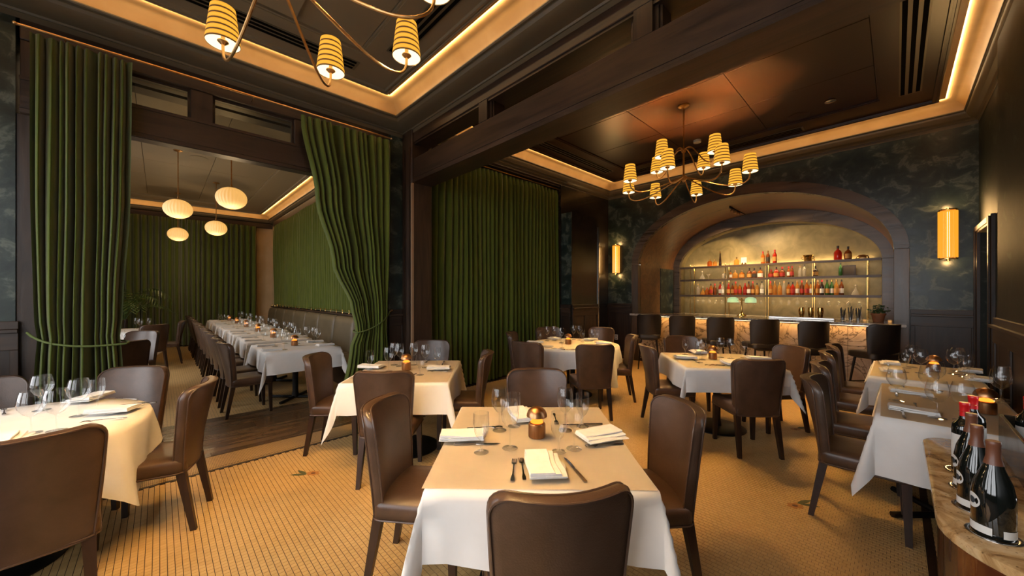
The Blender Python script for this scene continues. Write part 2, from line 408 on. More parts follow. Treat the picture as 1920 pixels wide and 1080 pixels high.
LIQ = {'amber': liquor('amber_spirit', (0.62, 0.22, 0.03), alpha=0.35), 'brown': liquor('brown_spirit', (0.26, 0.07, 0.016), alpha=0.55), 'clear': liquor('clear_spirit', (0.62, 0.58, 0.50), alpha=0.35),
       'gold': liquor('golden_spirit', (0.75, 0.42, 0.10), alpha=0.3), 'red': liquor('red_spirit', (0.5, 0.03, 0.015), alpha=0.55), 'green': liquor('green_bottle', (0.04, 0.14, 0.035), alpha=0.75), 'dark': liquor('dark_spirit', (0.03, 0.015, 0.010), alpha=0.9)}
# ================================================================== FLOOR
bm = B(); box(bm, -2.45, 10.4, -1.2, 14.9, -0.12, -0.002)
floor = struct('floor', bm, m_grout, 'cream mosaic tile floor with small flower inlays', 'floor')
PIT, GAP = 0.031, 0.0032
def pixel(x, y, z):
    d = FX * x + FY * y; r = FY * x - FX * y
    return (960 + FPX * r / d, 551 - FPX * (z - CAM_H) / d, d)
def tile_cells(x0, x1, y0, y1):
    nx, ny = int((x1 - x0) / PIT), int((y1 - y0) / PIT)
    i, j = np.meshgrid(np.arange(nx), np.arange(ny), indexing='ij')
    cx = x0 + (i + .5) * PIT; cyy = y0 + (j + .5 + .5 * (i % 2)) * PIT
    ok = cyy + PIT / 2 <= y1 + .001
    return np.stack([cx[ok], cyy[ok]], 1)
cells = np.concatenate([tile_cells(-0.62, 2.388, 0.35, 4.06), tile_cells(2.387, 7.9, -0.611, 4.85)])
dd = FX * cells[:, 0] + FY * cells[:, 1]; rr = FY * cells[:, 0] - FX * cells[:, 1]
ok = dd > 0.5; cells, dd, rr = cells[ok], dd[ok], rr[ok]
u_, v_ = 960 + FPX * rr / dd, 551 + FPX * CAM_H / dd
cells, dd, u_, v_ = [a[(u_ > -60) & (u_ < 1980)] for a in (cells, dd, u_, v_)]
near = (v_ < 1085) & (((u_ > 215) & (u_ < 690)) | ((u_ > 1310) & (u_ < 1690)))
pick = np.where(near)[0]; pick = pick[np.argsort(dd[pick])][:300]
rest = np.ones(len(cells), bool); rest[pick] = False
def tile_box(c, h):
    """top and four sides of each tile"""
    n = len(c); k = h + .0008; o = np.array([(-h, -k, 0), (h, -k, 0), (h, k, 0), (-h, k, 0), (-h, -k, -.0022), (h, -k, -.0022), (h, k, -.0022), (-h, k, -.0022)])
    V = (np.concatenate([c, np.zeros((n, 1))], 1)[:, None, :] + o[None]).reshape(-1, 3)
    q = np.array([(0, 1, 2, 3), (0, 4, 5, 1), (1, 5, 6, 2), (2, 6, 7, 3), (3, 7, 4, 0)])
    F = (np.arange(n)[:, None, None] * 8 + q[None]).reshape(-1, 4)
    return V, F
def quick_mesh(name, V, F, m):
    me = bpy.data.meshes.new(name); me.vertices.add(len(V)); me.vertices.foreach_set('co', V.ravel())
    me.loops.add(F.size); me.loops.foreach_set('vertex_index', F.ravel().astype(np.int32))
    me.polygons.add(len(F)); me.polygons.foreach_set('loop_start', np.arange(0, F.size, 4, dtype=np.int32)); me.polygons.foreach_set('loop_total', np.full(len(F), 4, np.int32))
    me.update(); me.validate(); me.shade_flat(); me.materials.append(m); return me
hh = (PIT - GAP) / 2
V, F = tile_box(cells[rest], hh)
tag(link('mosaic_tiles', quick_mesh('mosaic_tiles', V, F, m_tile), floor), kind='stuff')
V, F = tile_box(np.zeros((1, 2)), hh)
tile_me = quick_mesh('floor_tile', V, F, m_tile)
for k in pick: link('floor_tile', tile_me, floor, (float(cells[k, 0]), float(cells[k, 1]), 0))
# threshold: fine mosaic band, dark line, wide planks
bm = B(); box(bm, -1.85, 2.5, 4.13, 4.42, -0.01, 0.0); obj('border_band', bm, m_border, floor, False)
bm = B(); box(bm, -1.85, 2.5, 4.065, 4.085, -0.01, 0.0); obj('border_line', bm, m_oak_x, floor, False)
bm = B(); box(bm, -1.85, 2.5, 4.095, 4.125, -0.01, 0.0); obj('border_line', bm, m_border, floor, False)
for k in range(8):
    y0 = 4.43 + k * 0.168
    for j, (a, b) in enumerate(((-1.85, 0.35 + (k % 3) * .45), (0.35 + (k % 3) * .45, 2.7))):
        bm = B(); box(bm, a + .0015, b - .0015, y0 + .0015, y0 + .1665, -0.01, 0.001); obj('floor_plank', bm, m_plank, floor, False)
bm = B(); box(bm, -2.2, 2.75, 5.78, 14.6, -0.01, 0.0); obj('private_mosaic', bm, m_tilefar, floor, False)
# border lines by the wine station
for a, b, mm in ((1.45, 1.50, m_oak_y), (1.515, 1.55, m_oak_y)):
    pass
for y0, y1, mm in ((-0.16, -0.12, m_oak_x), (-0.22, -0.19, m_oak_x)):
    bm = B(); box(bm, 2.4, 5.6, y0, y1, -0.002, 0.0006); obj('border_line', bm, mm, floor, False)
# flower inlays
m_petal = plain('inlay_ochre', (0.40, 0.17, 0.035), 0.4); m_core = plain('inlay_maroon', (0.10, 0.02, 0.008), 0.4); m_sprig = plain('inlay_green', (0.045, 0.06, 0.02), 0.4)
def inlay(x, y, rz, s=1.0):
    c, sn = math.cos(rz), math.sin(rz)
    def T(p, z): return [(x + s * (c * a - sn * b), y + s * (sn * a + c * b), z) for a, b in p]
    def flat(p, z, m, nm):
        bm = B(); bm.faces.new([bm.verts.new(q) for q in T(p, z)]); r = bmesh.ops.extrude_face_region(bm, geom=list(bm.faces))
        for v in [g for g in r['geom'] if isinstance(g, bmesh.types.BMVert)]: v.co.z -= .003
        obj(nm, bm, m, floor, False)
    flat([(.05 + (.052 + .008 * math.cos(6 * t)) * math.cos(t), (.036 + .006 * math.cos(6 * t)) * math.sin(t)) for t in [2 * PI * k / 30 for k in range(30)]], .0008, m_petal, 'flower_inlay')
    flat([(.05 + .02 * math.cos(t), .014 * math.sin(t)) for t in [2 * PI * k / 12 for k in range(12)]], .0014, m_core, 'flower_inlay')
    for a0, ln in ((2.55, .15), (3.55, .14)):
        p = [(-.02 + math.cos(a0 - .5) * .03 * 0, -.03)]
        ax, ay = math.cos(a0), math.sin(a0)
        pts = []
        for t in (0, .25, .5, .75, 1): pts.append((.01 + ax * ln * t - ay * .018 * math.sin(PI * t), -.03 + ay * ln * t * .6 + ax * .018 * math.sin(PI * t)))
        for t in (.75, .5, .25): pts.append((.01 + ax * ln * t + ay * .018 * math.sin(PI * t), -.03 + ay * ln * t * .6 - ax * .018 * math.sin(PI * t)))
        flat(pts, .0008, m_sprig, 'flower_inlay')
inlay(0.91, 3.46, -0.95, 1.0); inlay(3.33, 0.47, 2.4, 1.0); inlay(5.2, 0.75, 2.4, 1.0)

# ================================================================== WALL HELPERS
def rect_ring(bm, R, prof):
    x0, x1, y0, y1 = R
    skin(bm, [[(x0 + i, y0 + i, z), (x1 - i, y0 + i, z), (x1 - i, y1 - i, z), (x0 + i, y1 - i, z)] for i, z in prof], False, False)
def tray(R, over, ci, name_hint, m_soffit, m_panel, m_crown, npx, npy, soff=0.48, zc=4.15, priv=False):
    x0, x1, y0, y1 = R; o = over
    lz = 3.97
    bm = B(); rect_ring(bm, R, [(.006, 3.80), (.006, lz - .12), (.02, lz - .12), (.03, lz - .105), (.25 * o, lz - .10), (.55 * o, lz - .085), (.80 * o, lz - .045), (.86 * o, lz - .02), (.86 * o, lz - .008), (o - .01, lz - .008), (o, lz + .002), (o, lz + .012), (o - .02, lz + .015)])
    cr = struct('trim_%d' % ci, bm, m_crown, 'dark moulded crown below the glowing gold cove of the ' + name_hint, 'crown moulding', True, 25)
    bm = B(); c = .22
    rect_ring(bm, R, [(o - .015, lz + .014)] + [(o - .015 + c * (1 - math.cos(t)), lz + .014 + .15 * math.sin(t)) for t in [PI / 2 * k / 8 for k in range(1, 9)]] + [(o + c + .03, lz + .164)])
    cv = struct('trim_%d' % (ci + 1), bm, m_gold, 'gold plaster light cove around the ' + name_hint, 'light cove', True, 40)
    i0 = o + c - .005
    bm = B(); rect_ring(bm, R, [(i0 + .012, lz + .19), (i0 + .012, lz + .115), (i0 + .02, lz + .108), (i0 + .035, lz + .108), (i0 + .037, lz + .122), (i0 + .055, lz + .122), (i0 + .057, lz + .112), (i0 + .075, lz + .112), (i0 + .08, lz + .14), (i0 + .08 + soff, lz + .14), (i0 + .08 + soff, lz + .15), (i0 + .10 + soff, lz + .15), (i0 + .10 + soff, lz + .21)])
    ce = struct('ceiling', bm, m_soffit, 'ceiling of the ' + name_hint + ' with flat border and slot vents', 'ceiling', False)
    ins = i0 + .10 + soff; zp = lz + .17
    X0, X1, Y0, Y1 = x0 + ins, x1 - ins, y0 + ins, y1 - ins
    for a in range(npx):
        for b in range(npy):
            bm = B(); g = .003
            bevbox(bm, X0 + (X1 - X0) * a / npx + g, X0 + (X1 - X0) * (a + 1) / npx - g, Y0 + (Y1 - Y0) * b / npy + g, Y0 + (Y1 - Y0) * (b + 1) / npy - g, zp, zp + .03, .003)
            obj('ceiling_panel', bm, m_panel, ce, False)
    bm = B(); box(bm, x0 - .2, x1 + .2, y0 - .2, y1 + .2, 4.22, 4.34); obj('ceiling_slab', bm, m_dark, ce, False)
    # concealed strips along the inner edge, shining onto the cove
    zl = lz + .152; k = i0 - .05
    for (cx, cyy, rot, ln, ax) in ((x1 - k, (y0 + y1) / 2, (0, math.radians(-112), 0), y1 - y0 - 2 * k, 'y'), (x0 + k, (y0 + y1) / 2, (0, math.radians(112), 0), y1 - y0 - 2 * k, 'y'),
                               ((x0 + x1) / 2, y1 - k, (math.radians(112), 0, 0), x1 - x0 - 2 * k, 'x'), ((x0 + x1) / 2, y0 + k, (math.radians(-112), 0, 0), x1 - x0 - 2 * k, 'x')):
        area('cove_strip', (cx, cyy, zl), rot, .018 if ax == 'y' else ln, ln if ax == 'y' else .018, E_COVE * ln / 5, WARM2)
    return ce, zp, i0 + .08, lz + .14
R_FRONT = (-1.85, 2.60, -0.92, 5.02); R_BAR = (2.87, 7.90, -0.76, 4.86); R_PRIV = (-2.2, 2.75, 5.60, 14.6)
ceil_f, zpf, sf, zs = tray(R_FRONT, .25, 1, 'front dining room', m_ceil_front, m_ceil_front, m_olive, 2, 3)
ceil_b, zpb, sb, _ = tray(R_BAR, .14, 3, 'bar room', m_ceil_bar, m_ceil_bar, m_olive, 3, 3)
ceil_p, zpp, sp_, _ = tray(R_PRIV, .16, 5, 'private dining room', m_ceil_priv, m_ceil_priv, m_olive, 3, 6)

def slot_vent(x0, x1, y0, y1, along, label, z=zs, n=3):
    t = thing('slot_vent', label, 'air vent', ((x0 + x1) / 2, (y0 + y1) / 2, z - .012)); ox, oy = (x0 + x1) / 2, (y0 + y1) / 2
    bm = B(); box(bm, x0 - ox, x1 - ox, y0 - oy, y1 - oy, .004, .016); obj('frame', bm, m_olive, t, False)
    for k in range(n):
        bm = B()
        if along == 'x':
            w = (y1 - y0) / n; c = y0 + w * (k + .5); box(bm, x0 - ox + .03, x1 - ox - .03, c - w * .27 - oy, c + w * .27 - oy, .0, .006)
        else:
            w = (x1 - x0) / n; c = x0 + w * (k + .5); box(bm, c - w * .27 - ox, c + w * .27 - ox, y0 - oy + .03, y1 - oy - .03, .0, .006)
        obj('slot', bm, m_dark, t, False)
slot_vent(-0.9, 1.62, 4.15, 4.33, 'x', 'long black slot vent in the front ceiling above the green drapes')
slot_vent(1.74, 1.92, 0.2, 3.75, 'y', 'long black slot vent in the front ceiling beside the beam')
slot_vent(3.5, 6.9, 4.12, 4.30, 'x', 'long slot vent in the bar ceiling above the long curtain')
slot_vent(7.18, 7.36, 1.0, 4.0, 'y', 'slot vent in the bar ceiling above the arch')
slot_vent(3.8, 7.0, -0.22, -0.02, 'x', 'long black slot vent in the bar ceiling along the right wall')
def disc_vent(name, x, y, z, r, m, label, cat, h=.012):
    bm = B(); lathe(bm, [(0, 0), (r * .96, 0), (r, -.004), (r, -h), (r * .9, -h - .003), (0, -h - .003)], 28)
    return tag(obj(name, bm, m, None, loc=(x, y, z)), label, cat)
disc_vent('ceiling_speaker', 1.35, 2.95, zpf, .12, m_ceil_front, 'round speaker grille in the front ceiling', 'speaker', .006)
disc_vent('ceiling_speaker', 6.8, 1.0, zpb, .13, m_ceil_bar, 'round speaker grille in the bar ceiling', 'speaker', .006)
disc_vent('smoke_detector', 6.62, 2.35, zpb, .06, m_white, 'white smoke detector beyond the bar chandelier', 'detector', .04)
disc_vent('ceiling_downlight', 6.55, .62, zpb, .06, m_steel, 'small downlight in the dark bar ceiling', 'downlight', .02)
disc_vent('ceiling_speaker', 0.55, 9.3, zpp, .14, m_ceil_priv, 'round speaker grille in the private room ceiling', 'speaker', .006)
disc_vent('ceiling_downlight', -0.55, 7.6, zpp, .07, m_white, 'white downlight in the private room ceiling by the drape', 'downlight', .02)
disc_vent('ceiling_downlight', 1.62, 8.6, zpp, .05, m_steel, 'small downlight in the private room ceiling near the cove', 'downlight', .02)
disc_vent('smoke_detector', 2.0, 7.9, zs, .05, m_white, 'white detector on the private room ceiling border', 'detector', .05)
bm = B(); box(bm, .62, .92, 3.3, 3.9, zpf - .045, zpf + .0); tag(obj('ceiling_projector_box', bm, m_ceil_front, None, False), 'dark rectangular ceiling box above the front chandelier', 'ceiling box')

# ---- street wall with tall windows behind the camera
def window_wall(name, x, y0, y1, wins, label, wid):
    bm = B(); t = .12
    box(bm, x - t, x, y0, y1, -.1, WZ0); box(bm, x - t, x, y0, y1, WZ1, 4.3)
    e = [y0] + [v for w_ in wins for v in w_] + [y1]
    for a, b in zip(e[::2], e[1::2]): box(bm, x - t, x, a, b, WZ0, WZ1)
    struct(name, bm, m_plaster if 'private' not in name else m_cream_wall, label)
    for k, (a, b) in enumerate(wins):
        bm = B(); s = .03
        box(bm, x - .09, x - .03, a, a + s, WZ0, WZ1); box(bm, x - .09, x - .03, b - s, b, WZ0, WZ1); box(bm, x - .09, x - .03, a + s, b - s, WZ0, WZ0 + s); box(bm, x - .09, x - .03, a + s, b - s, WZ1 - s, WZ1)
        c = (a + b) / 2; box(bm, x - .08, x - .04, c - .015, c + .015, WZ0 + s, WZ1 - s); box(bm, x - .08, x - .04, a + s, b - s, 2.55, 2.58)
        wo = struct('window_%d' % (wid + k), bm, m_oak_z, 'tall street window in dark frame behind the viewer, number %s along the %s' % (ORD[k], 'front room' if wid == 1 else 'private room'), 'window')
window_wall('wall_street', -1.85, -1.04, 5.02, FRONT_WINDOWS, 'street wall of the front room with tall windows', 1)
window_wall('wall_street_private', -2.2, 5.5, 14.7, PRIV_WINDOWS, 'street wall of the private dining room', 4)
bm = B(); box(bm, -1.97, 2.6, -1.04, -.92, -.1, 4.3); struct('wall_rear', bm, m_plaster, 'dark green wall behind the viewer')
bm = B(); box(bm, -16, -2.46, -12, 26, -.22, -.16); struct('pavement', bm, plain('pavement_grey', (0.35, 0.34, 0.33), .8), 'grey pavement outside the windows', 'pavement')

# ---- wainscot: field, stiles, rails, cap
def wains(name, axis, c, a0, a1, s, label, n=2, top=1.26, mz=m_oak_z, mh=None):
    """panelled oak dado on the plane axis=c between a0 and a1; s = which way it faces (+1/-1)"""
    mh = mh or (m_oak_y if axis == 'x' else m_oak_x)
    t = thing(name, label, 'wainscot', (0, 0, 0), kind='structure')
    def bx(nm, u0, u1, z0, z1, d0, d1, m):
        bm = B(); p, q = sorted((c + s * d0, c + s * d1))
        if axis == 'x': bevbox(bm, p, q, u0, u1, z0, z1, .003)
        else: bevbox(bm, u0, u1, p, q, z0, z1, .003)
        obj(nm, bm, m, t, False)
    bx('panel_field', a0, a1, .002, top - .04, 0, .012, mz)
    bx('base_rail', a0, a1, .002, .16, .012, .032, mh); bx('top_rail', a0, a1, top - .20, top - .06, .012, .030, mh)
    bx('cap_rail', a0, a1, top - .06, top - .03, 0, .055, mh); bx('cap_moulding', a0, a1, top - .03, top + .035, 0, .028, mh)
    w = (a1 - a0) / n; sw = min(.09, w * .2)
    for k in range(n + 1):
        u = a0 + w * k; bx('stile', max(a0, u - sw / 2), min(a1, u + sw / 2), .16, top - .20, .012, .028, mz)

# ---- left wall: piers, header with transom, jambs
bm = B(); box(bm, -1.85, -.86, 5.02, 5.48, -.1, 4.3)
struct('wall_left', bm, m_plaster, 'mottled green plaster pier at the left edge beside the drape')
wains('trim_7', 'y', 5.02, -1.85, -.84, -1, 'dark oak wainscot on the left plaster pier', 1)
bm = B(); box(bm, 2.36, 2.62, 5.02, 5.48, -.1, 4.3)
struct('wall_corner', bm, m_plaster, 'narrow green plaster strip between right drape and corner post')
wains('trim_8', 'y', 5.02, 2.36, 2.575, -1, 'small oak wainscot under the narrow plaster strip', 1)
bm = B(); bevbox(bm, -.84, 2.36, 5.02, 5.17, 3.02, 3.33, .006); box(bm, -.84, 2.36, 5.005, 5.02, 3.025, 3.06); box(bm, -.84, 2.36, 5.01, 5.02, 3.065, 3.085); box(bm, -.84, 2.36, 5.01, 5.02, 3.30, 3.33)
hd = struct('trim_9', bm, m_oak_x, 'dark oak header beam over the opening to the private room', 'header beam')
bm = B(); bevbox(bm, -.84, 2.36, 5.02, 5.30, 3.64, 3.86, .006); box(bm, -.86, 2.36, 5.06, 5.48, 3.86, 4.3); obj('top_rail', bm, m_oak_x, hd, False)
for a, b in ((-.84, -.56), (.23, .41), (1.18, 1.36), (2.14, 2.36)):
    bm = B(); bevbox(bm, a, b, 5.035, 5.16, 3.33, 3.64, .004); obj('transom_post', bm, m_oak_z, hd, False)
for a, b in ((-.56, .23), (.41, 1.18), (1.36, 2.14)):
    bm = B(); s = .022
    for q in ((a, a + s, 3.33, 3.64), (b - s, b, 3.33, 3.64), (a + s, b - s, 3.33, 3.33 + s), (a + s, b - s, 3.64 - s, 3.64)): box(bm, q[0], q[1], 5.09, 5.14, q[2], q[3])
    f = obj('transom_frame', bm, m_oak_x, hd, False)
    bm = B(); box(bm, a + s, b - s, 5.112, 5.116, 3.33 + s, 3.64 - s); obj('pane', bm, m_transom, f, False)
for a, b in ((-.86, -.70), (2.26, 2.36)):
    bm = B(); bevbox(bm, a, b, 5.03, 5.44, 0, 3.02, .005); obj('jamb', bm, m_oak_z, hd, False)

# ---- beam partition between front room and bar
bm = B(); bevbox(bm, 2.60, 2.87, -.92, 4.74, 3.10, 3.44, .006)
for q in ((2.58, 2.89, 3.095, 3.125), (2.587, 2.883, 3.13, 3.15), (2.592, 2.878, 3.16, 3.185)): box(bm, q[0], q[1], -.92, 4.74, q[2], q[3])
bmx = struct('trim_10', bm, m_oak_y, 'long dark oak beam between the front room and the bar', 'beam')
bm = B(); bevbox(bm, 2.60, 2.87, -.92, 4.74, 3.67, 3.87, .006); box(bm, 2.615, 2.855, -.92, 4.74, 3.645, 3.67); box(bm, 2.60, 2.87, -.92, 5.02, 3.87, 4.3); obj('top_rail', bm, m_oak_y, bmx, False)
for yc in (3.19, 1.31, -.57):
    bm = B(); bevbox(bm, 2.60, 2.87, yc - .075, yc + .075, 3.44, 3.67, .004); p = obj('transom_post', bm, m_oak_z, bmx, False)
    for s in (-1, 1):
        bm = B(); a, b = sorted((yc + s * .075, yc + s * .105)); box(bm, 2.64, 2.83, a, b, 3.44, 3.645); box(bm, 2.66, 2.81, *sorted((yc + s * .105, yc + s * .125)), 3.44, 3.645); obj('moulding', bm, m_oak_z, p, False)
bm = B(); bevbox(bm, 2.575, 2.90, 4.74, 5.05, 0, 3.87, .006)
pl = struct('trim_11', bm, m_oak_z, 'dark oak corner post where the beam meets the left wall', 'post')
bm = B(); box(bm, 2.57, 2.60, 4.728, 4.76, .02, 3.09); obj('corner_bead', bm, plain('tan_bead', (0.30, 0.18, 0.10), .35), pl, False)  # corner guard in one plain tan, paler than the post
for q in ((2.56, 2.575, 4.78, 4.81), (2.56, 2.575, 4.93, 4.96)):
    bm = B(); box(bm, *q, .1, 3.6); obj('moulding', bm, m_oak_z, pl, False)

# ---- bar room left wall
bm = B(); box(bm, 2.90, 6.07, 5.06, 5.25, -.1, 4.3); struct('wall_bar_left', bm, m_plaster, 'wall behind the long green bar curtain')
bm = B(); bevbox(bm, 2.90, 6.07, 4.88, 5.06, 3.76, 3.96, .004); box(bm, 2.90, 6.07, 4.87, 5.06, 3.9, 4.3); struct('trim_12', bm, m_oak_x, 'dark oak lintel above the long green curtain', 'lintel')
bm = B(); box(bm, 6.07, 8.05, 4.86, 5.25, -.1, 4.3); struct('wall_bar_corner', bm, m_lacquer, 'dark glossy wall in the corner left of the bar')
bm = B(); box(bm, 6.10, 7.04, 4.60, 4.86, 0, 3.2)
blk = struct('wall_bar_block', bm, m_lacquer, 'dark lacquered wall block that mirrors the left sconce')
bm = B(); box(bm, 6.085, 6.10, 4.60, 4.88, 1.3, 3.2); obj('end_panel', bm, m_plaster, blk, False)
bm = B(); box(bm, 7.04, 7.075, 4.585, 4.62, .02, 3.0); obj('metal_edge', bm, m_steel, blk, False)
wains('trim_13', 'y', 4.60, 6.10, 7.03, -1, 'oak wainscot on the lacquered block left of the bar', 2)
wains('trim_14', 'x', 6.085, 4.62, 4.86, -1, 'narrow oak wainscot at the end of the long curtain', 1)

# ---- bar back wall with the arch
AY, AZ = 2.05, 2.19                                    # arch centre (y) and springing height
def arc(a, b, t0=0, t1=PI, n=40): return [(AY + a * math.cos(t0 + (t1 - t0) * k / n), AZ + b * math.sin(t0 + (t1 - t0) * k / n)) for k in range(n + 1)]
bm = B(); XB, XB2 = 7.90, 8.04
pts = arc(2.10, 1.25)
for (ya, za), (yb, zb) in zip(pts, pts[1:]):
    for X, fl in ((XB, 0), (XB2, 1)):
        q = [bm.verts.new(p) for p in ((X, ya, za), (X, yb, zb), (X, yb, 4.3), (X, ya, 4.3))]
        bm.faces.new(q)
    bm.faces.new([bm.verts.new(p) for p in ((XB, ya, za), (XB2, ya, za), (XB2, yb, zb), (XB, yb, zb))])
box(bm, XB, XB2, -.9, AY - 2.10, -.1, 4.3); box(bm, XB, XB2, AY + 2.10, 5.0, -.1, 4.3)
struct('wall_bar_back', bm, m_plaster, 'mottled green plaster wall around the bar arch', 'wall')
def band(X0, X1, ao, bo, ai, bi, t0, t1, name, m, parent, n=16):
    bm = B(); O, I = arc(ao, bo, t0, t1, n), arc(ai, bi, t0, t1, n)
    skin(bm, [[(X0, *o), (X1, *o), (X1, *i), (X0, *i)] for o, i in zip(O, I)])
    return obj(name, bm, m, parent, True, 30)
at_ = thing('trim_15', 'wide oak arch surround framing the bar', 'arch', (0, 0, 0), kind='structure')
g = .004
for a, b in ((0.012, .93), (.94, PI - .94), (PI - .93, PI - .012)): band(7.865, 8.0, 2.18, 1.36, 2.02, 1.18, a, b, 'arch_segment', m_arch, at_)
band(7.872, 8.0, 2.17, 1.35, 2.025, 1.185, 0, PI, 'arch_core', m_arch, at_, 48)
for s in (-1, 1):
    bm = B(); y0, y1 = sorted((AY + s * 2.02, AY + s * 2.18)); bevbox(bm, 7.865, 8.0, y0, y1, 0, AZ - .004, .004); obj('arch_jamb', bm, wood('arch_oak_upright%d' % s, (0.045, 0.029, 0.018), (0.130, 0.085, 0.053), 'Z', (0.22, 0.36), 6), at_, False)
# deep soffit and jamb walls inside the arch
bm = B(); P = [(AY + 2.02, 0)] + [p for p in arc(2.02, 1.18)] + [(AY - 2.02, 0)]
V_ = [[bm.verts.new((X, y, z)) for y, z in P] for X in (7.98, 8.62, 8.63, 9.86)]
for r0, r1 in zip(V_, V_[1:]):
    for k in range(len(P) - 1): bm.faces.new((r0[k], r0[k + 1], r1[k + 1], r1[k]))
so = struct('ceiling_bar_arch', bm, wood('soffit_oak', (0.13, 0.055, 0.016), (0.30, 0.135, 0.042), 'Y', (0.24, 0.38), 5), 'curved oak soffit inside the bar arch', 'soffit', True, 30, recalc=False)
bm = B(); box(bm, 8.55, 9.70, AY - .004 + .35, AY + .004 + .35, 3.335, 3.345); obj('soffit_joint', bm, m_dark, so, False)
bm = B(); box(bm, 9.0, 9.75, 4.055, 4.075, 1.0, 2.15); obj('side_panel', bm, m_plaster, so, False)
it = thing('trim_16', 'inner oak arch surround around the bottle shelves', 'arch', (0, 0, 0), kind='structure')
for a, b in ((0.012, 1.1), (1.11, PI - 1.11), (PI - 1.1, PI - .012)): band(9.78, 9.90, 2.02, 1.175, 1.86, .92, a, b, 'arch_segment', m_arch, it)
band(9.785, 9.90, 2.015, 1.17, 1.865, .925, 0, PI, 'arch_core', m_arch, it, 48)
for s in (-1, 1):
    bm = B(); y0, y1 = sorted((AY + s * 1.86, AY + s * 2.02)); bevbox(bm, 9.78, 9.90, y0, y1, 0, AZ - .004, .004); obj('arch_jamb', bm, m_arch, it, False)
bm = B(); P = [(AY + 1.865, .5)] + arc(1.865, .925) + [(AY - 1.865, .5)]
V_ = [[bm.verts.new((X, y, z)) for y, z in P] for X in (9.90, 10.14)]
for k in range(len(P) - 1): bm.faces.new((V_[0][k], V_[0][k + 1], V_[1][k + 1], V_[1][k]))
struct('wall_bar_reveal', bm, m_niche, 'gold plaster reveal around the bottle niche', 'wall', True, 30, recalc=False)
bm = B(); box(bm, 10.14, 10.3, -.2, 4.4, -.1, 4.3); struct('wall_bar_niche', bm, m_niche, 'gold and green plaster wall behind the bottle shelves')
wains('trim_17', 'x', 7.90, -.74, -.14, -1, 'oak wainscot between the arch and the door, under the right sconce', 1)
wains('trim_18', 'x', 7.90, 4.24, 4.86, -1, 'oak wainscot left of the arch with a wall outlet', 1)
bm = B(); bevbox(bm, 7.852, 7.865, 4.58, 4.66, .43, .55, .003); o = tag(obj('wall_outlet', bm, m_white, None, False), 'white wall outlet in the wainscot left of the bar', 'outlet')
for dz in (-.025, .025):
    bm = B(); box(bm, 7.849, 7.853, 4.605, 4.635, .49 + dz - .012, .49 + dz + .012); obj('socket', bm, m_dark, o, False)

# ---- right wall: door bay and pier
bm = B(); box(bm, 5.72, 6.80, -.95, -.76, -.1, 4.3); box(bm, 7.78, 8.05, -.95, -.76, -.1, 4.3); box(bm, 6.80, 7.78, -.95, -.76, 2.32, 4.3); struct('wall_right', bm, m_matte, 'dark glossy right wall above the door')
bm = B(); box(bm, 2.87, 5.72, -.95, -.66, -.1, 4.3); struct('wall_pier', bm, m_matte, 'dark green plaster wall at the right edge')
wains('trim_19', 'y', -.66, 2.9, 5.72, 1, 'oak wainscot on the dark right wall behind the wall tables', 4)
dr = thing('door_1', 'dark oak doorway in the far right corner beside the sconce', 'door', (0, 0, 0), kind='structure')
for q, mm in (((6.70, 6.80, .002, 2.42), m_oak_z), ((7.78, 7.88, .002, 2.42), m_oak_z), ((6.80, 7.78, 2.32, 2.42), m_oak_x)):
    bm = B(); bevbox(bm, q[0], q[1], -.765, -.725, q[2], q[3], .006); bevbox(bm, q[0] + .02, q[1] - .02, -.725, -.71, q[2] + (.02 if q[2] > 1 else 0), q[3] - .02, .004); obj('casing', bm, mm, dr, False)
bm = B(); bevbox(bm, 6.81, 7.77, -.90, -.86, .004, 2.31, .004); dl = obj('door_leaf', bm, m_oak_z, dr, False)
for z0, z1 in ((.25, 1.0), (1.15, 2.15)):
    bm = B(); bevbox(bm, 6.95, 7.63, -.862, -.852, z0, z1, .008); obj('panel', bm, m_oak_z, dl, False)
bm = B(); tube(bm, [(6.9, -.86, 1.02), (6.9, -.80, 1.02), (7.0, -.80, 1.02)], .009); obj('handle', bm, m_brass, dl)

# ---- private room shell
bm = B(); box(bm, 2.75, 2.9, 5.48, 14.7, -.1, 4.3); struct('wall_private_right', bm, m_cream_wall, 'gold plaster wall behind the banquette')
bm = B(); box(bm, -2.35, 2.9, 14.6, 14.75, -.1, 4.3); struct('wall_private_far', bm, m_cream_wall, 'far wall of the private dining room behind the curtain')
bm = B(); box(bm, -2.35, -.86, 5.48, 5.62, -.1, 4.3); box(bm, 2.36, 2.9, 5.44, 5.62, -.1, 4.3); box(bm, -.86, 2.36, 5.42, 5.6, 3.66, 4.3); struct('wall_private_near', bm, m_oak_x, 'inner face of the wall around the private room opening')
bm = B(); bevbox(bm, 2.66, 2.75, 5.62, 13.95, 3.66, 3.85, .004); struct('trim_20', bm, m_oak_y, 'oak pelmet above the banquette curtain', 'pelmet')
bm = B(); bevbox(bm, -2.2, 2.74, 14.5, 14.6, 3.70, 3.85, .004); struct('trim_21', bm, m_oak_x, 'oak pelmet above the far curtain', 'pelmet')
bm = B(); bevbox(bm, -2.2, 2.74, 14.56, 14.6, .002, .12, .004); struct('baseboard_far', bm, m_oak_x, 'oak baseboard under the far curtain', 'baseboard')
bm = B(); bevbox(bm, 2.92, 6.05, 5.02, 5.06, .002, .16, .004); struct('baseboard_bar', bm, m_oak_x, 'oak baseboard under the long bar curtain', 'baseboard')
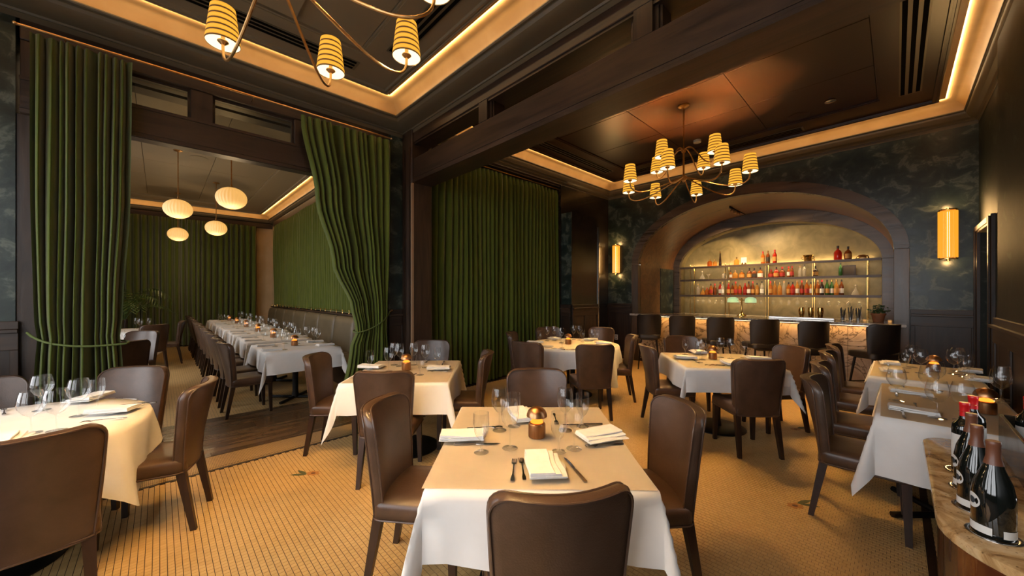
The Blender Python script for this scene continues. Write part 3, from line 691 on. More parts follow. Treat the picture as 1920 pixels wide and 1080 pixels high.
# ================================================================== CURTAINS
def lerp_tab(tab, z):
    if z <= tab[0][0]: return tab[0][1:]
    for (z0, *a), (z1, *b) in zip(tab, tab[1:]):
        if z <= z1:
            t = (z - z0) / (z1 - z0); t = t * t * (3 - 2 * t)
            return [p + (q - p) * t for p, q in zip(a, b)]
    return tab[-1][1:]
def curtain(label, axis, c, tab, z0, z1, folds, amp, s=-1, seed=1, nv=26, group=None):
    """tab: rows of (z, start, end, fold depth factor); s: side the folds bulge to"""
    rnd = random.Random(seed); ph = [rnd.uniform(0, 6.28) for _ in range(6)]
    wob = [rnd.uniform(.65, 1.25) for _ in range(folds + 2)]
    bm = B()
    def fn(u, v):
        z = z0 + (z1 - z0) * v
        a, b, k = lerp_tab(tab, z)
        uu = u + (.22 * math.sin(2 * PI * u * 2.3 + ph[0]) + .16 * math.sin(2 * PI * u * 5.1 + ph[1])) / folds
        q = uu * folds
        f = math.cos(2 * PI * q) * wob[int(max(0, min(folds, q)))]
        head = max(0, (z - (z1 - .10)) / .10)
        top = 1 - .55 * head
        sway = .012 * math.sin(2 * PI * (u * 3 + v * .8) + ph[2]) + .02 * (1 - v) * math.sin(2 * PI * u * 1.7 + ph[3])
        off = c + s * (amp * k * top * f + sway * k)
        al = a + (b - a) * u + .72 * (b - a) / folds / (2 * PI) * math.sin(2 * PI * q) * (1 - .6 * head) + .012 * math.sin(v * 5 + u * 9 + ph[5]) * (1 - v)
        return (al, off, z) if axis == 'x' else (off, al, z)
    gridmesh(bm, folds * 14, nv, fn)
    return tag(obj('curtain', bm, m_curtain, None, True, 180, recalc=False), label, 'curtain', group)
curtain('tall green velvet drape tied back beside the left pier', 'x', 4.90, [(0, -.78, -.20, 1.1), (.95, -.76, -.23, .85), (1.08, -.74, -.25, .8), (1.35, -.76, -.23, .9), (2.4, -.77, -.19, 1), (3.66, -.77, -.18, .8)], .02, 3.66, 11, .070, seed=3)
curtain('green velvet drape swept aside and tied to the corner post', 'x', 4.90, [(0, 1.66, 2.30, 1.0), (.8, 1.78, 2.30, .9), (1.04, 1.86, 2.28, .75), (1.3, 1.80, 2.30, .8), (1.93, 1.56, 2.33, .95), (2.7, 1.38, 2.34, 1), (3.66, 1.22, 2.35, .8)], .02, 3.66, 13, .068, seed=5)
curtain('long closed green curtain on the left wall of the bar room', 'x', 4.96, [(0, 2.93, 6.03, 1.05), (3.70, 2.93, 6.03, .9)], .02, 3.70, 30, .060, seed=8)
curtain('dark green curtain across the far end of the private room', 'x', 14.34, [(0, -2.15, 2.28, 1.1), (3.70, -2.15, 2.28, .9)], .03, 3.70, 34, .10, seed=12)
curtain('green curtain hanging above the banquette', 'y', 2.65, [(0, 5.66, 13.75, 1.0), (3.7, 5.66, 13.75, .9)], 1.16, 3.68, 62, .05, seed=15, nv=14)
def rod(p0, p1, label, r=.011):
    t = thing('curtain_rod', label, 'curtain rod', ((p0[0] + p1[0]) / 2, (p0[1] + p1[1]) / 2, p0[2]))
    bm = B(); d = Vector(p1) - Vector(p0); tube(bm, [-d / 2, d / 2], r, 10); obj('rail', bm, m_brass, t)
    for s in (-.5, .5):
        bm = B(); lathe(bm, [(0, -.016), (.014, -.01), (.018, 0), (.014, .01), (0, .016)], 12); obj('finial', bm, m_brass, t, loc=tuple(d * s))
    for s in (-.42, 0, .42):
        bm = B(); q = d * s; nrm = Vector((0, .14, .0)) if abs(d.x) > abs(d.y) else Vector((.09, 0, 0)); tube(bm, [q, q + nrm], .006, 8); obj('bracket', bm, m_brass, t)
rod((-.84, 4.885, 3.69), (2.34, 4.885, 3.69), 'thin brass rod over the opening carrying both drapes')
rod((2.93, 4.93, 3.725), (6.05, 4.93, 3.725), 'thin brass rod of the long bar curtain')
bm = B(); tube(bm, bez((-.79, 4.95, 1.20), (-.70, 4.80, 1.09), (-.5, 4.80, 1.05), (-.22, 4.84, 1.07)) + bez((-.22, 4.84, 1.07), (-.18, 4.9, 1.08), (-.22, 4.99, 1.09), (-.4, 5.0, 1.1), 6)[1:], .009, 8)
tag(obj('tieback_cord', bm, m_rope, None), 'twisted green cord around the left drape', 'tieback')
bm = B(); tube(bm, bez((2.35, 4.95, 1.27), (2.22, 4.80, 1.13), (2.0, 4.79, 1.04), (1.86, 4.82, 1.02)) + bez((1.86, 4.82, 1.02), (1.80, 4.86, 1.02), (1.80, 4.97, 1.03), (1.95, 4.99, 1.06), 6)[1:], .009, 8)
o = tag(obj('tieback_cord', bm, m_rope, None), 'green cord holding the swept drape to the corner post', 'tieback')
bm = B(); tube(bm, [(2.37, 4.99, 1.27), (2.35, 4.93, 1.27), (2.36, 4.90, 1.29)], .012, 8); obj('hook', bm, m_brass, o)

# ================================================================== LIGHT FITTINGS
def chandelier(x, y, label, a0=math.radians(8), bulbs=True):
    Z = 3.12; t = thing('chandelier', label, 'chandelier', (x, y, Z), group='twelve light brass chandeliers')
    ztop = zpb - Z
    bm = B(); lathe(bm, [(0, ztop), (.075, ztop), (.075, ztop - .012), (.05, ztop - .03), (.012, ztop - .04), (0, ztop - .04)], 24); obj('canopy', bm, m_brass, t)
    bm = B(); tube(bm, [(0, 0, ztop - .03), (0, 0, .06)], .009, 10); obj('stem', bm, m_brass, t)
    bm = B(); lathe(bm, [(0, -.05), (.012, -.045), (.022, -.02), (.045, -.005), (.045, .025), (.022, .045), (.012, .07), (.012, .36), (.028, .375), (.03, .40), (.012, .43), (0, .43)], 20); obj('hub', bm, m_brass, t)
    lo = bez((.03, 0, .02), (.30, 0, -.10), (.55, 0, -.23), (.69, 0, -.195), 12) + bez((.69, 0, -.195), (.775, 0, -.175), (.78, 0, -.12), (.78, 0, -.06), 6)[1:]
    hi = bez((.015, 0, .40), (.10, 0, .47), (.16, 0, .36), (.26, 0, .22), 8) + bez((.26, 0, .22), (.36, 0, .08), (.45, 0, .09), (.45, 0, .22), 8)[1:]
    def mk(path): bm = B(); tube(bm, path, .0085, 8); return mesh(bm, 'arm', m_brass)
    m_lo, m_hi = mk(lo), mk(hi)
    bm = B(); lathe(bm, [(0, -.01), (.012, -.008), (.03, .008), (.028, .014), (.012, .016), (.012, .055), (0, .055)], 16); m_cup = mesh(bm, 'cup', m_brass)
    bm = B(); lathe(bm, [(.088, 0), (.090, .004), (.064, .222), (.062, .224)], 28); m_sh = mesh(bm, 'shade', m_shade, recalc=False)
    bm = B(); lathe(bm, [(.061, .220), (.0865, .004)], 28); m_li = mesh(bm, 'liner', m_liner, recalc=False)
    bm = B(); lathe(bm, [(0, .05), (.012, .055), (.016, .09), (.010, .12), (0, .135)], 12); m_bu = mesh(bm, 'bulb', m_bulb)
    for tier, (n, am, R, zc, off) in enumerate(((8, m_lo, .78, -.055, 0), (4, m_hi, .45, .225, math.radians(-22.5)))):
        for k in range(n):
            a = a0 + off + 2 * PI * k / n
            link('arm', am, t, None, a)
            p = (R * math.cos(a), R * math.sin(a), zc)
            c = link('candle_cup', m_cup, t, p); 
            s = link('shade', m_sh, t, (p[0], p[1], p[2] - .005))
            link('liner', m_li, s); link('bulb', m_bu, s)
            point('chandelier_bulb', (x + p[0], y + p[1], Z + zc + .10), E_CHAND, WARM, .015)
chandelier(5.27, 2.05, 'brass chandelier with striped shades hanging before the bar arch')
chandelier(.39, 2.10, 'brass chandelier with striped shades cut off at the top of the front room')

bm = B()
def gl(u, v):
    a = 2 * PI * u; t = PI * v; k = 1 + .03 * math.cos(a * 26) * math.sin(t)
    rr_ = .205 * max(.13, math.sin(t)) ** .92 * k
    return (rr_ * math.cos(a), rr_ * math.sin(a), -.172 * math.cos(t))
gridmesh(bm, 120, 16, gl); bmesh.ops.remove_doubles(bm, verts=bm.verts, dist=1e-5)
me_globe = mesh(bm, 'globe', m_globe, True, 60)
for k, (x, y, lab) in enumerate(((.84, 7.46, 'nearest pleated globe pendant, highest in the private room opening'), (.24, 9.07, 'second pleated globe pendant, at the left of the opening'), (.96, 11.1, 'third pleated globe pendant, right of the pair'), (.34, 12.94, 'farthest and lowest looking pleated globe pendant'))):
    z = 3.07; t = thing('globe_pendant', lab, 'pendant lamp', (x, y, z), group='pleated globe pendants')
    link('globe', me_globe, t)
    h = zpp - z
    bm = B(); tube(bm, [(0, 0, .17), (0, 0, h)], .008, 8); obj('rod', bm, m_brass, t)
    bm = B(); lathe(bm, [(0, h), (.065, h), (.065, h - .012), (.012, h - .03), (0, h - .03)], 20); obj('canopy', bm, m_brass, t)
    bm = B(); lathe(bm, [(.07, .16), (.06, .175), (.015, .19), (.015, .22), (0, .22)], 16); obj('cap', bm, m_brass, t)
    point('pendant_fill', (x, y, z - .52), E_PEND, WARM2, .05)  # fill light added in open air below the globe, carrying its glow
def sconce(y, label):
    t = thing('wall_sconce', label, 'wall sconce', (7.865, y, 2.0), group='amber rod wall sconces')
    H_, R_ = .68, .085
    bm = B(); tube(bm, [(0, 0, .02), (0, 0, H_ - .02)], .0085, 8); me = mesh(bm, 'glass_rod', m_amber_rod)
    for k in range(15):
        a = PI / 2 + PI * k / 14
        link('glass_rod', me, t, (R_ * math.cos(a), R_ * math.sin(a), 0))
    bm = B(); tube(bm, [(-.03, 0, .03), (-.03, 0, H_ - .03)], .016, 10); obj('lamp_tube', bm, emit('sconce_tube', (1.0, .82, .5), 3), t)
    bm = B(); box(bm, -.004, .004, -.07, .07, 0, H_); obj('back_plate', bm, m_gold_metal, t, False)
    for z0 in (-.005, H_ - .01):
        bm = B(); lathe(bm, [(0, z0), (R_ + .006, z0), (R_ + .006, z0 + .016), (0, z0 + .016)], 16, a0=PI / 2, a1=3 * PI / 2); obj('cap', bm, m_gold_metal, t, False)
    bm = B(); lathe(bm, [(0, -.03), (.02, -.025), (.02, -.005), (0, -.005)], 12); lathe(bm, [(0, H_), (.02, H_ + .005), (.02, H_ + .02), (0, H_ + .025)], 12); obj('finial', bm, m_gold_metal, t, loc=(-.03, 0, 0))
    area('sconce_glow', (7.77, y, 2.34), (0, math.radians(90), 0), .6, .12, E_SCONCE, WARM)
    for z_ in (1.955, 2.725): point('sconce_glow', (7.76, y, z_), E_SCONCE * .28, WARM, .03)
sconce(4.62, 'glowing amber rod wall sconce left of the arch')
sconce(-.49, 'glowing amber rod wall sconce right of the arch')

# ================================================================== SHELLS (chair and stool backs)
def shell(bm, hb, ht, z0, z1, yb, lean, wing, th, rt, rb, nu=14, nv=12, belly=0.0):
    def pt(u, v, back):
        z = z0 + (z1 - z0) * v
        hw = hb + (ht - hb) * v ** .8
        if z > z1 - rt: hw -= rt - math.sqrt(max(0, rt * rt - (z - (z1 - rt)) ** 2))
        if z < z0 + rb: hw -= rb - math.sqrt(max(0, rb * rb - ((z0 + rb) - z) ** 2))
        x = u * hw
        y = yb - lean * v ** 1.25 + wing * (x / ht) ** 2 * (0.35 + .65 * v) + belly * math.sin(PI * v)
        return (x, y - back * th, z)
    H_ = z1 - z0; top = [1 - rt / H_ * (1 - math.sin(PI / 2 * k / 6)) for k in range(1, 7)]; bot = [rb / H_ * (1 - math.cos(PI / 2 * k / 3)) for k in range(3)]
    mid_ = [rb / H_ + (1 - (rt + rb) / H_) * k / 6 for k in range(7)]; VS = bot + mid_ + top; VS[-1] = .9995; VS[0] = .0005; nv = len(VS) - 1
    def vs(j): return VS[j]
    Fr = [[bm.verts.new(pt(2 * i / nu - 1, vs(j), 0)) for i in range(nu + 1)] for j in range(nv + 1)]
    Bk = [[bm.verts.new(pt((2 * i / nu - 1), vs(j), 1)) for i in range(nu + 1)] for j in range(nv + 1)]
    for j in range(nv):
        for i in range(nu):
            bm.faces.new((Fr[j][i], Fr[j][i + 1], Fr[j + 1][i + 1], Fr[j + 1][i])); bm.faces.new((Bk[j][i], Bk[j + 1][i], Bk[j + 1][i + 1], Bk[j][i + 1]))
    rim = [(0, i) for i in range(nu + 1)] + [(j, nu) for j in range(1, nv + 1)] + [(nv, i) for i in range(nu - 1, -1, -1)] + [(j, 0) for j in range(nv - 1, 0, -1)]
    cen = Vector((0, 0, (z0 + z1) / 2)); mid = []
    for j, i in rim:
        p, q = Fr[j][i].co, Bk[j][i].co; m_ = (p + q) / 2; d = Vector((m_.x, 0, m_.z - cen.z)).normalized()
        mid.append(bm.verts.new(m_ + d * .010))
    n = len(rim)
    for k in range(n):
        a, b = rim[k], rim[(k + 1) % n]; k2 = (k + 1) % n
        bm.faces.new((Fr[a[0]][a[1]], mid[k], mid[k2], Fr[b[0]][b[1]])); bm.faces.new((mid[k], Bk[a[0]][a[1]], Bk[b[0]][b[1]], mid[k2]))
    fr = [Fr[j][i].co.copy() for j, i in rim]; bk = [Bk[j][i].co.copy() for j, i in rim]
    return fr, bk
def make_chair():
    t = thing('dining_chair', 'brown leather dining chair', 'chair', group='brown leather dining chairs')
    bm = B(); fr, bk = shell(bm, .190, .235, .375, .915, -.175, .105, .085, .050, .075, .02)
    back = obj('backrest', bm, m_leather, t, True, 50)
    for nm, lp, dy in (('front_piping', fr, .001), ('rear_piping', bk, -.001)):
        bm = B(); tube(bm, [p * 1 + Vector((0, dy, 0)) for p in lp], .0048, 6, closed=True); obj(nm, bm, m_piping, back)
    def lo(s, z, dx=0):
        out = []
        for x, y in rrect(.225, .225, .05, 5):
            w_ = 1 - .05 * (1 - (y + .225) / .45)
            out.append(((x * w_) * s, y * s + .01, z))
        return out
    bm = B(); skin(bm, [lo(.95, .372), lo(1.0, .380), lo(1.0, .440), lo(.985, .458), lo(.93, .470), lo(.6, .477), lo(.2, .479)])
    st = obj('seat', bm, m_leather, t, True, 60)
    bm = B(); tube(bm, [Vector(p) for p in lo(1.005, .384)], .0045, 6, closed=True); obj('seat_piping', bm, m_piping, st)
    for sx in (-1, 1):
        bm = B(); taper(bm, (sx * .185, .195, .374), (sx * .192, .205, .0), .023, .0155); obj('leg', bm, m_legs, t, False)
        bm = B(); taper(bm, (sx * .175, -.185, .40), (sx * .188, -.255, .0), .024, .0155); obj('leg', bm, m_legs, t, False)
    return Proto(t)
CH = make_chair()
def chair(x, y, ang, label, group='brown leather dining chairs'):
    """ang: compass of the sitter's gaze, degrees from +X"""
    return CH.put((x, y, 0), math.radians(ang - 90), label, group)
def cam_xy(r, d): return (FX * d + FY * r, FY * d - FX * r)
VA = math.degrees(math.atan2(FY, FX))                    # heading of the view
# near centre table
for r, d, a, lab in ((.125, 1.385, VA + 8, 'brown leather dining chair nearest the viewer, its back turned at bottom centre'),
                     (-.475, 2.04, VA - 90 - 6, 'brown leather chair at the left side of the near centre table'),
                     (.675, 2.00, VA + 90 + 4, 'brown leather chair at the right side of the near centre table'),
                     (.20, 2.675, VA + 180 + 2, 'brown leather chair at the far side of the near centre table')):
    x, y = cam_xy(r, d); chair(x, y, a, lab, 'chairs of the near centre table')
# table by the swept drape
for r, d, a, lab in ((-1.02, 3.13, VA + 2, 'brown leather chair with back to viewer at the table by the swept drape'),
                     (-1.70, 3.66, VA - 86, 'brown leather chair at the left of the table by the swept drape'),
                     (-.52, 3.80, VA + 92, 'brown leather chair seen edge-on at the right of the table by the drape'),
                     (-1.03, 4.50, VA + 180, 'brown leather chair at the far side of the table by the drape')):
    x, y = cam_xy(r, d); chair(x, y, a, lab, 'chairs of the table by the swept drape')
# round table at the left edge
for x, y, a, lab in ((-.44, 2.80, 97, 'large brown leather chair back at the bottom left edge'), (-.03, 3.39, 163, 'brown leather chair standing right of the left round table'),
                     (-.27, 4.09, 236, 'pale-lit leather chair facing the viewer at the left round table'), (-.88, 4.20, 285, 'leather chair cut by the left edge at the round table')):
    chair(x, y, a, lab, 'chairs of the left round table')
# round table before the long curtain
for x, y, a, lab in ((3.93, 2.68, 50, 'leather chair with back to viewer at the round curtain table'), (3.58, 3.27, 8, 'leather chair at the left front of the round curtain table'),
                     (4.13, 3.98, 304, 'leather chair at the far left of the round curtain table'), (4.93, 4.12, 243, 'leather chair behind the round table against the curtain'),
                     (5.45, 3.58, 191, 'leather chair behind the round table near the corner wall'), (4.80, 2.85, 128, 'leather chair edge-on at the right of the round curtain table')):
    chair(x, y, a, lab, 'chairs of the round table before the curtain')
# square table before the stools
for x, y, a, lab in ((4.19, 1.04, 43, 'leather chair with back to viewer at the square bar table'), (4.31, 1.85, -50, 'leather chair at the left of the square bar table'),
                     (5.16, 1.96, 222, 'leather chair behind the square bar table, below the stools'), (5.06, .98, 140, 'leather chair at the right of the square bar table')):
    chair(x, y, a, lab, 'chairs of the square bar table')
for k, (x, y, a) in enumerate(((3.44, .16, -88), (4.20, .20, -86), (5.06, .24, -88), (5.80, .26, -88))):
    chair(x, y, a, '%s leather chair from the viewer in the row along the right tables' % ORD[k], 'chairs along the right wall tables')

# ================================================================== BAR
bt = thing('bar_counter', 'marble topped bar with a lit veined marble front under the arch', 'bar counter', (7.95, AY, 0))
def rel(bm): bmesh.ops.translate(bm, verts=bm.verts, vec=(-7.95, -AY, 0)); return bm
bm = B(); prism(bm, [(7.72, -.10), (7.858, -.10), (7.858, .036), (8.55, .036), (8.55, 4.064), (7.858, 4.064), (7.858, 4.20), (7.72, 4.20)], 1.035, 1.075)
bmesh.ops.bevel(bm, geom=list(bm.edges), offset=.006, segments=2, affect='EDGES'); obj('counter_top', rel(bm), m_marble, bt, False)
for k in range(8):
    y0 = .036 + (4.028 / 8) * k; bm = B(); bevbox(bm, 7.935, 7.965, y0 + .002, y0 + 4.028 / 8 - .002, .06, 1.0, .003); obj('front_slab', rel(bm), m_marble, bt, False)
bm = B(); box(bm, 7.965, 8.5, .04, 4.06, .0, 1.035); obj('carcass', rel(bm), m_oak_y, bt, False)
bm = B(); box(bm, 7.93, 7.965, .036, 4.064, .0, .058); obj('plinth', rel(bm), m_oak_y, bt, False)
bm = B(); box(bm, 7.80, 7.82, .1, 4.0, 1.026, 1.034); obj('light_strip', rel(bm), m_led, bt, False)
area('bar_strip', (7.84, AY, 1.022), (0, math.radians(-25), 0), .02, 3.9, E_BAR, (1.0, 0.42, 0.07))
bm = B(); bevbox(bm, 9.45, 10.13, .20, 3.90, .002, .99, .005); bb = tag(obj('back_counter', bm, m_oak_y, None, False), 'low oak counter behind the bar below the shelves', 'counter')
bm = B(); bevbox(bm, 9.42, 10.135, .20, 3.90, .99, 1.02, .004); obj('top', bm, m_marble, bb, False)

sh = thing('bottle_shelves', 'oak back bar shelves on brass posts filled with bottles', 'shelving', (9.95, AY, 1.02))
def rels(bm): bmesh.ops.translate(bm, verts=bm.verts, vec=(-9.95, -AY, -1.02)); return bm
SHELF = (1.495, 1.885, 2.205)
for z in SHELF:
    bm = B(); bevbox(bm, 9.79, 10.12, .20, 3.90, z - .022, z, .003); box(bm, 9.785, 9.80, .20, 3.90, z - .048, z - .001); obj('shelf', rels(bm), m_shelfwood, sh, False)
for y in (3.65, 2.84, 2.03, 1.21, .39):
    for x in (9.80, 10.08):
        bm = B(); tube(bm, [(x, y, 1.022), (x, y, 2.24)], .011, 10); tube(bm, [(x, y, 2.24), (x, y, 2.262)], [.014, .006], 10); p = obj('brass_post', rels(bm), m_gold_metal, sh)
for z in SHELF:
    area('shelf_fill', (9.83, AY, z - .028), (0, math.radians(-35), 0), .012, 3.55, E_SHELF, WARM2)  # fill added under each shelf to brighten the bottles and niche
area('shelf_fill', (10.09, AY, SHELF[2] + .012), (0, math.radians(-160), 0), .015, 3.5, E_SHELF * .9, WARM2)  # added uplight brightening the niche wall above the top shelf

# bottles ------------------------------------------------------------
BP = {}
SHAPES = {'round': [(0, 0), (.036, 0), (.038, .004), (.038, .165), (.030, .190), (.014, .215), (.0135, .265), (0, .265)],
          'tall': [(0, 0), (.034, 0), (.036, .004), (.036, .175), (.033, .20), (.015, .24), (.013, .30), (0, .30)],
          'squat': [(0, 0), (.050, 0), (.054, .01), (.054, .09), (.045, .118), (.016, .135), (.015, .17), (0, .17)],
          'decanter': [(0, 0), (.060, 0), (.065, .008), (.050, .06), (.026, .10), (.015, .125), (.015, .16), (0, .16)],
          'cone': [(0, 0), (.032, 0), (.034, .004), (.024, .12), (.014, .22), (.012, .31), (0, .31)],
          'flask': [(0, 0), (.046, 0), (.050, .01), (.052, .11), (.040, .145), (.014, .165), (.014, .215), (0, .215)]}
CAPS = {'black': plain('black_cap', (.012, .01, .01), .35), 'redcap': plain('red_cap', (.45, .02, .02), .35), 'goldcap': m_gold_metal, 'cork': plain('cork', (.30, .17, .08), .8)}
LABS = {'cream': m_label, 'ochre': plain('ochre_label', (.48, .24, .06), .5), 'redlab': plain('red_label', (.36, .03, .02), .5), 'darklab': plain('dark_label', (.03, .025, .02), .5), 'none': None}
WORD = {'amber': 'amber', 'brown': 'dark brown', 'clear': 'clear', 'gold': 'golden', 'red': 'red', 'green': 'green', 'dark': 'black'}
def bottle_proto(shape, liq, cap, lab):
    key = (shape, liq, cap, lab)
    if key in BP: return BP[key]
    t = thing('liquor_bottle', 'bottle', 'bottle', group='bottles on the bar shelves')
    P = SHAPES[shape]; bm = B(); lathe(bm, P, 14); obj('glass_body', bm, LIQ[liq], t, True, 40)
    zt = P[-1][1]; r = P[-2][0]
    bm = B()
    if shape == 'decanter': lathe(bm, [(0, zt), (.010, zt), (.024, zt + .03), (.012, zt + .055), (0, zt + .058)], 12)
    else: lathe(bm, [(0, zt - .03), (r + .002, zt - .03), (r + .002, zt + .012), (0, zt + .012)], 12)
    obj('stopper' if shape == 'decanter' else 'cap', bm, LIQ['clear'] if shape == 'decanter' else CAPS[cap], t)
    if LABS[lab]:
        R_ = max(q[0] for q in P) + .0012; z0, z1 = {'squat': (.02, .085), 'flask': (.02, .10), 'cone': (.03, .03)}.get(shape, (.04, .135))
        if z1 > z0: bm = B(); lathe(bm, [(R_, z0), (R_, z1)], 12, a0=PI * .55, a1=PI * 1.45); obj('label', bm, LABS[lab], t)
    BP[key] = Proto(t); return BP[key]
def row(z, items, where):
    items = sorted(items, key=lambda i: -i[0])
    for k, (y, shape, liq, cap, lab, *sc) in enumerate(items):
        bottle_proto(shape, liq, cap, lab).put((9.90 + .03 * ((k * 7) % 3 - 1), y, z), 0, '%s %s, %s from left on the %s' % (WORD[liq], 'decanter' if shape == 'decanter' else 'spirit bottle', ORD[k], where), 'bottles on the bar shelves', sc[0] if sc else 1.0)
row(SHELF[2] + .0005, [(3.21, 'squat', 'amber', 'goldcap', 'none'), (3.10, 'squat', 'gold', 'goldcap', 'none', .9), (2.99, 'cone', 'dark', 'goldcap', 'none', 1.1), (2.10, 'round', 'amber', 'redcap', 'ochre'), (2.01, 'round', 'brown', 'goldcap', 'darklab', 1.05), (1.87, 'round', 'red', 'redcap', 'ochre', 1.05),
                   (.82, 'flask', 'red', 'black', 'none', 1.25), (.67, 'flask', 'brown', 'black', 'ochre', 1.15), (2.62, 'squat', 'gold', 'goldcap', 'none')], 'top bar shelf')
row(SHELF[1] + .0005, [(3.38, 'decanter', 'clear', 'goldcap', 'none'), (2.89, 'squat', 'clear', 'goldcap', 'none'), (2.76, 'round', 'amber', 'black', 'cream', .72), (2.65, 'squat', 'gold', 'cork', 'none', 1.05), (2.52, 'squat', 'amber', 'cork', 'ochre', 1.05), (2.37, 'flask', 'brown', 'black', 'ochre', 1.05), (2.26, 'flask', 'brown', 'black', 'darklab'), (2.15, 'flask', 'amber', 'black', 'cream', 1.05),
                   (1.95, 'squat', 'brown', 'redcap', 'redlab'), (1.84, 'flask', 'red', 'black', 'ochre'), (1.74, 'flask', 'brown', 'redcap', 'redlab'), (1.63, 'round', 'amber', 'redcap', 'cream', .85), (1.56, 'round', 'brown', 'redcap', 'redlab', .85), (1.43, 'round', 'clear', 'cork', 'none', .85), (1.36, 'round', 'clear', 'black', 'none', .95), (1.17, 'flask', 'dark', 'black', 'ochre', .95), (.78, 'tall', 'green', 'black', 'none', .85)], 'middle bar shelf')
kinds = [('round', 'clear', 'goldcap', 'none'), ('decanter', 'gold', 'goldcap', 'none'), ('squat', 'amber', 'redcap', 'none'), ('round', 'amber', 'black', 'redlab'), ('round', 'brown', 'redcap', 'none'), ('tall', 'red', 'black', 'cream'), ('tall', 'clear', 'goldcap', 'cream'),
         ('round', 'red', 'redcap', 'ochre'), ('round', 'brown', 'black', 'ochre'), ('tall', 'amber', 'redcap', 'redlab'), ('round', 'amber', 'cork', 'redlab'), ('round', 'red', 'redcap', 'redlab'), ('tall', 'brown', 'black', 'cream'), ('tall', 'brown', 'redcap', 'ochre'), ('round', 'gold', 'black', 'ochre'), ('tall', 'clear', 'black', 'cream'),
         ('tall', 'amber', 'redcap', 'ochre'), ('tall', 'gold', 'goldcap', 'none'), ('round', 'gold', 'goldcap', 'none'), ('tall', 'clear', 'cork', 'none'), ('round', 'amber', 'black', 'ochre'), ('round', 'red', 'black', 'redlab'), ('tall', 'gold', 'cork', 'cream'), ('tall', 'brown', 'redcap', 'redlab'), ('tall', 'amber', 'goldcap', 'redlab'), ('round', 'gold', 'black', 'cream'),
         ('tall', 'amber', 'cork', 'ochre'), ('tall', 'dark', 'redcap', 'cream'), ('tall', 'green', 'black', 'ochre'), ('tall', 'green', 'goldcap', 'cream'), ('tall', 'gold', 'goldcap', 'ochre'), ('tall', 'brown', 'black', 'cream'), ('decanter', 'clear', 'goldcap', 'none')]
ys = [3.48, 3.38, 3.29, 3.18, 3.10, 2.99, 2.92, 2.80, 2.72, 2.64, 2.56, 2.46, 2.37, 2.295, 2.22, 2.11, 1.955, 1.88, 1.78, 1.71, 1.63, 1.55, 1.475, 1.40, 1.31, 1.245, 1.14, 1.065, .985, .915, .84, .765, .56]
row(SHELF[0] + .0005, [(y, *k) for y, k in zip(ys, kinds)], 'lowest bar shelf')
# odds and ends on the shelves
t = thing('brass_bowl', 'brass footed bowl on the top bar shelf', 'bowl', (9.93, 1.30, SHELF[2] + .0005)); bm = B(); lathe(bm, [(0, 0), (.06, 0), (.065, .01), (.07, .08), (.095, .13), (.10, .135), (.09, .133), (.062, .07), (0, .05)], 20); obj('bowl', bm, m_gold_metal, t)
for s in (-1, 1): bm = B(); tube(bm, bez((0, s * .068, .10), (0, s * .12, .11), (0, s * .12, .05), (0, s * .066, .04), 8), .005, 6); obj('handle', bm, m_gold_metal, t)
t = thing('card_stand', 'pale menu cards in a gold stand on the top bar shelf', 'card stand', (9.92, 2.48, SHELF[2] + .0005)); bm = B(); lathe(bm, [(0, 0), (.05, 0), (.055, .02), (.04, .05), (0, .05)], 14); obj('stand', bm, m_gold_metal, t)
for k in range(3): bm = B(); box(bm, -.02 + .015 * k, -.017 + .015 * k, -.055, .055, .03, .17); obj('card', bm, m_label, t, False)
bm = B(); lathe(bm, [(0, 0), (.075, 0), (.078, .006), (.07, .04), (.04, .075), (0, .085)], 18); bmesh.ops.scale(bm, verts=bm.verts, vec=(.6, 1.3, 1)); tag(obj('shell_ornament', bm, m_brass, None, loc=(9.93, .46, SHELF[2] + .0005)), 'brass shell ornament at the right end of the top shelf', 'ornament')
t = thing('picture_frame', 'small dark picture frame on the middle bar shelf', 'picture frame', (10.02, .66, SHELF[1] + .0005)); bm = B(); bevbox(bm, -.012, .012, -.10, .10, 0, .21, .003); obj('frame', bm, m_oak_z, t, False); bm = B(); box(bm, -.014, -.012, -.08, .08, .02, .19); obj('picture', bm, plain('old_print', (.05, .035, .025), .6), t, False)
bm = B(); lathe(bm, [(0, 0), (.03, 0), (.03, .004), (.008, .012), (.008, .05), (.055, .13), (.053, .13), (.006, .055), (0, .052)], 16); tag(obj('glass_dish', bm, LIQ['clear'], None, loc=(9.9, 3.25, SHELF[1] + .0005)), 'small clear glass dish beside the decanter', 'dish')
# hanging stemware under the lowest shelf
bm = B(); lathe(bm, [(0, .0), (.034, 0), (.034, -.003), (.005, -.010), (.0035, -.02), (.0035, -.085), (.012, -.095), (.032, -.115), (.038, -.145), (.034, -.185), (.030, -.20)], 16); me_hang = mesh(bm, 'hanging_glass', m_glass)
hy = [3.51, 3.37, 3.23, 3.08, 2.94, 2.72, 2.57, 2.42, 2.28, 2.14, 1.91, 1.76, 1.62, 1.47, 1.32, 1.10, .96, .81, .66, .50]
for k, y in enumerate(hy): tag(link('hanging_glass', me_hang, None, (9.90, y, SHELF[0] - .024)), 'stemmed glass hanging upside down, %s from left under the lowest shelf' % ORD[k], 'wine glass', 'hanging stemware')
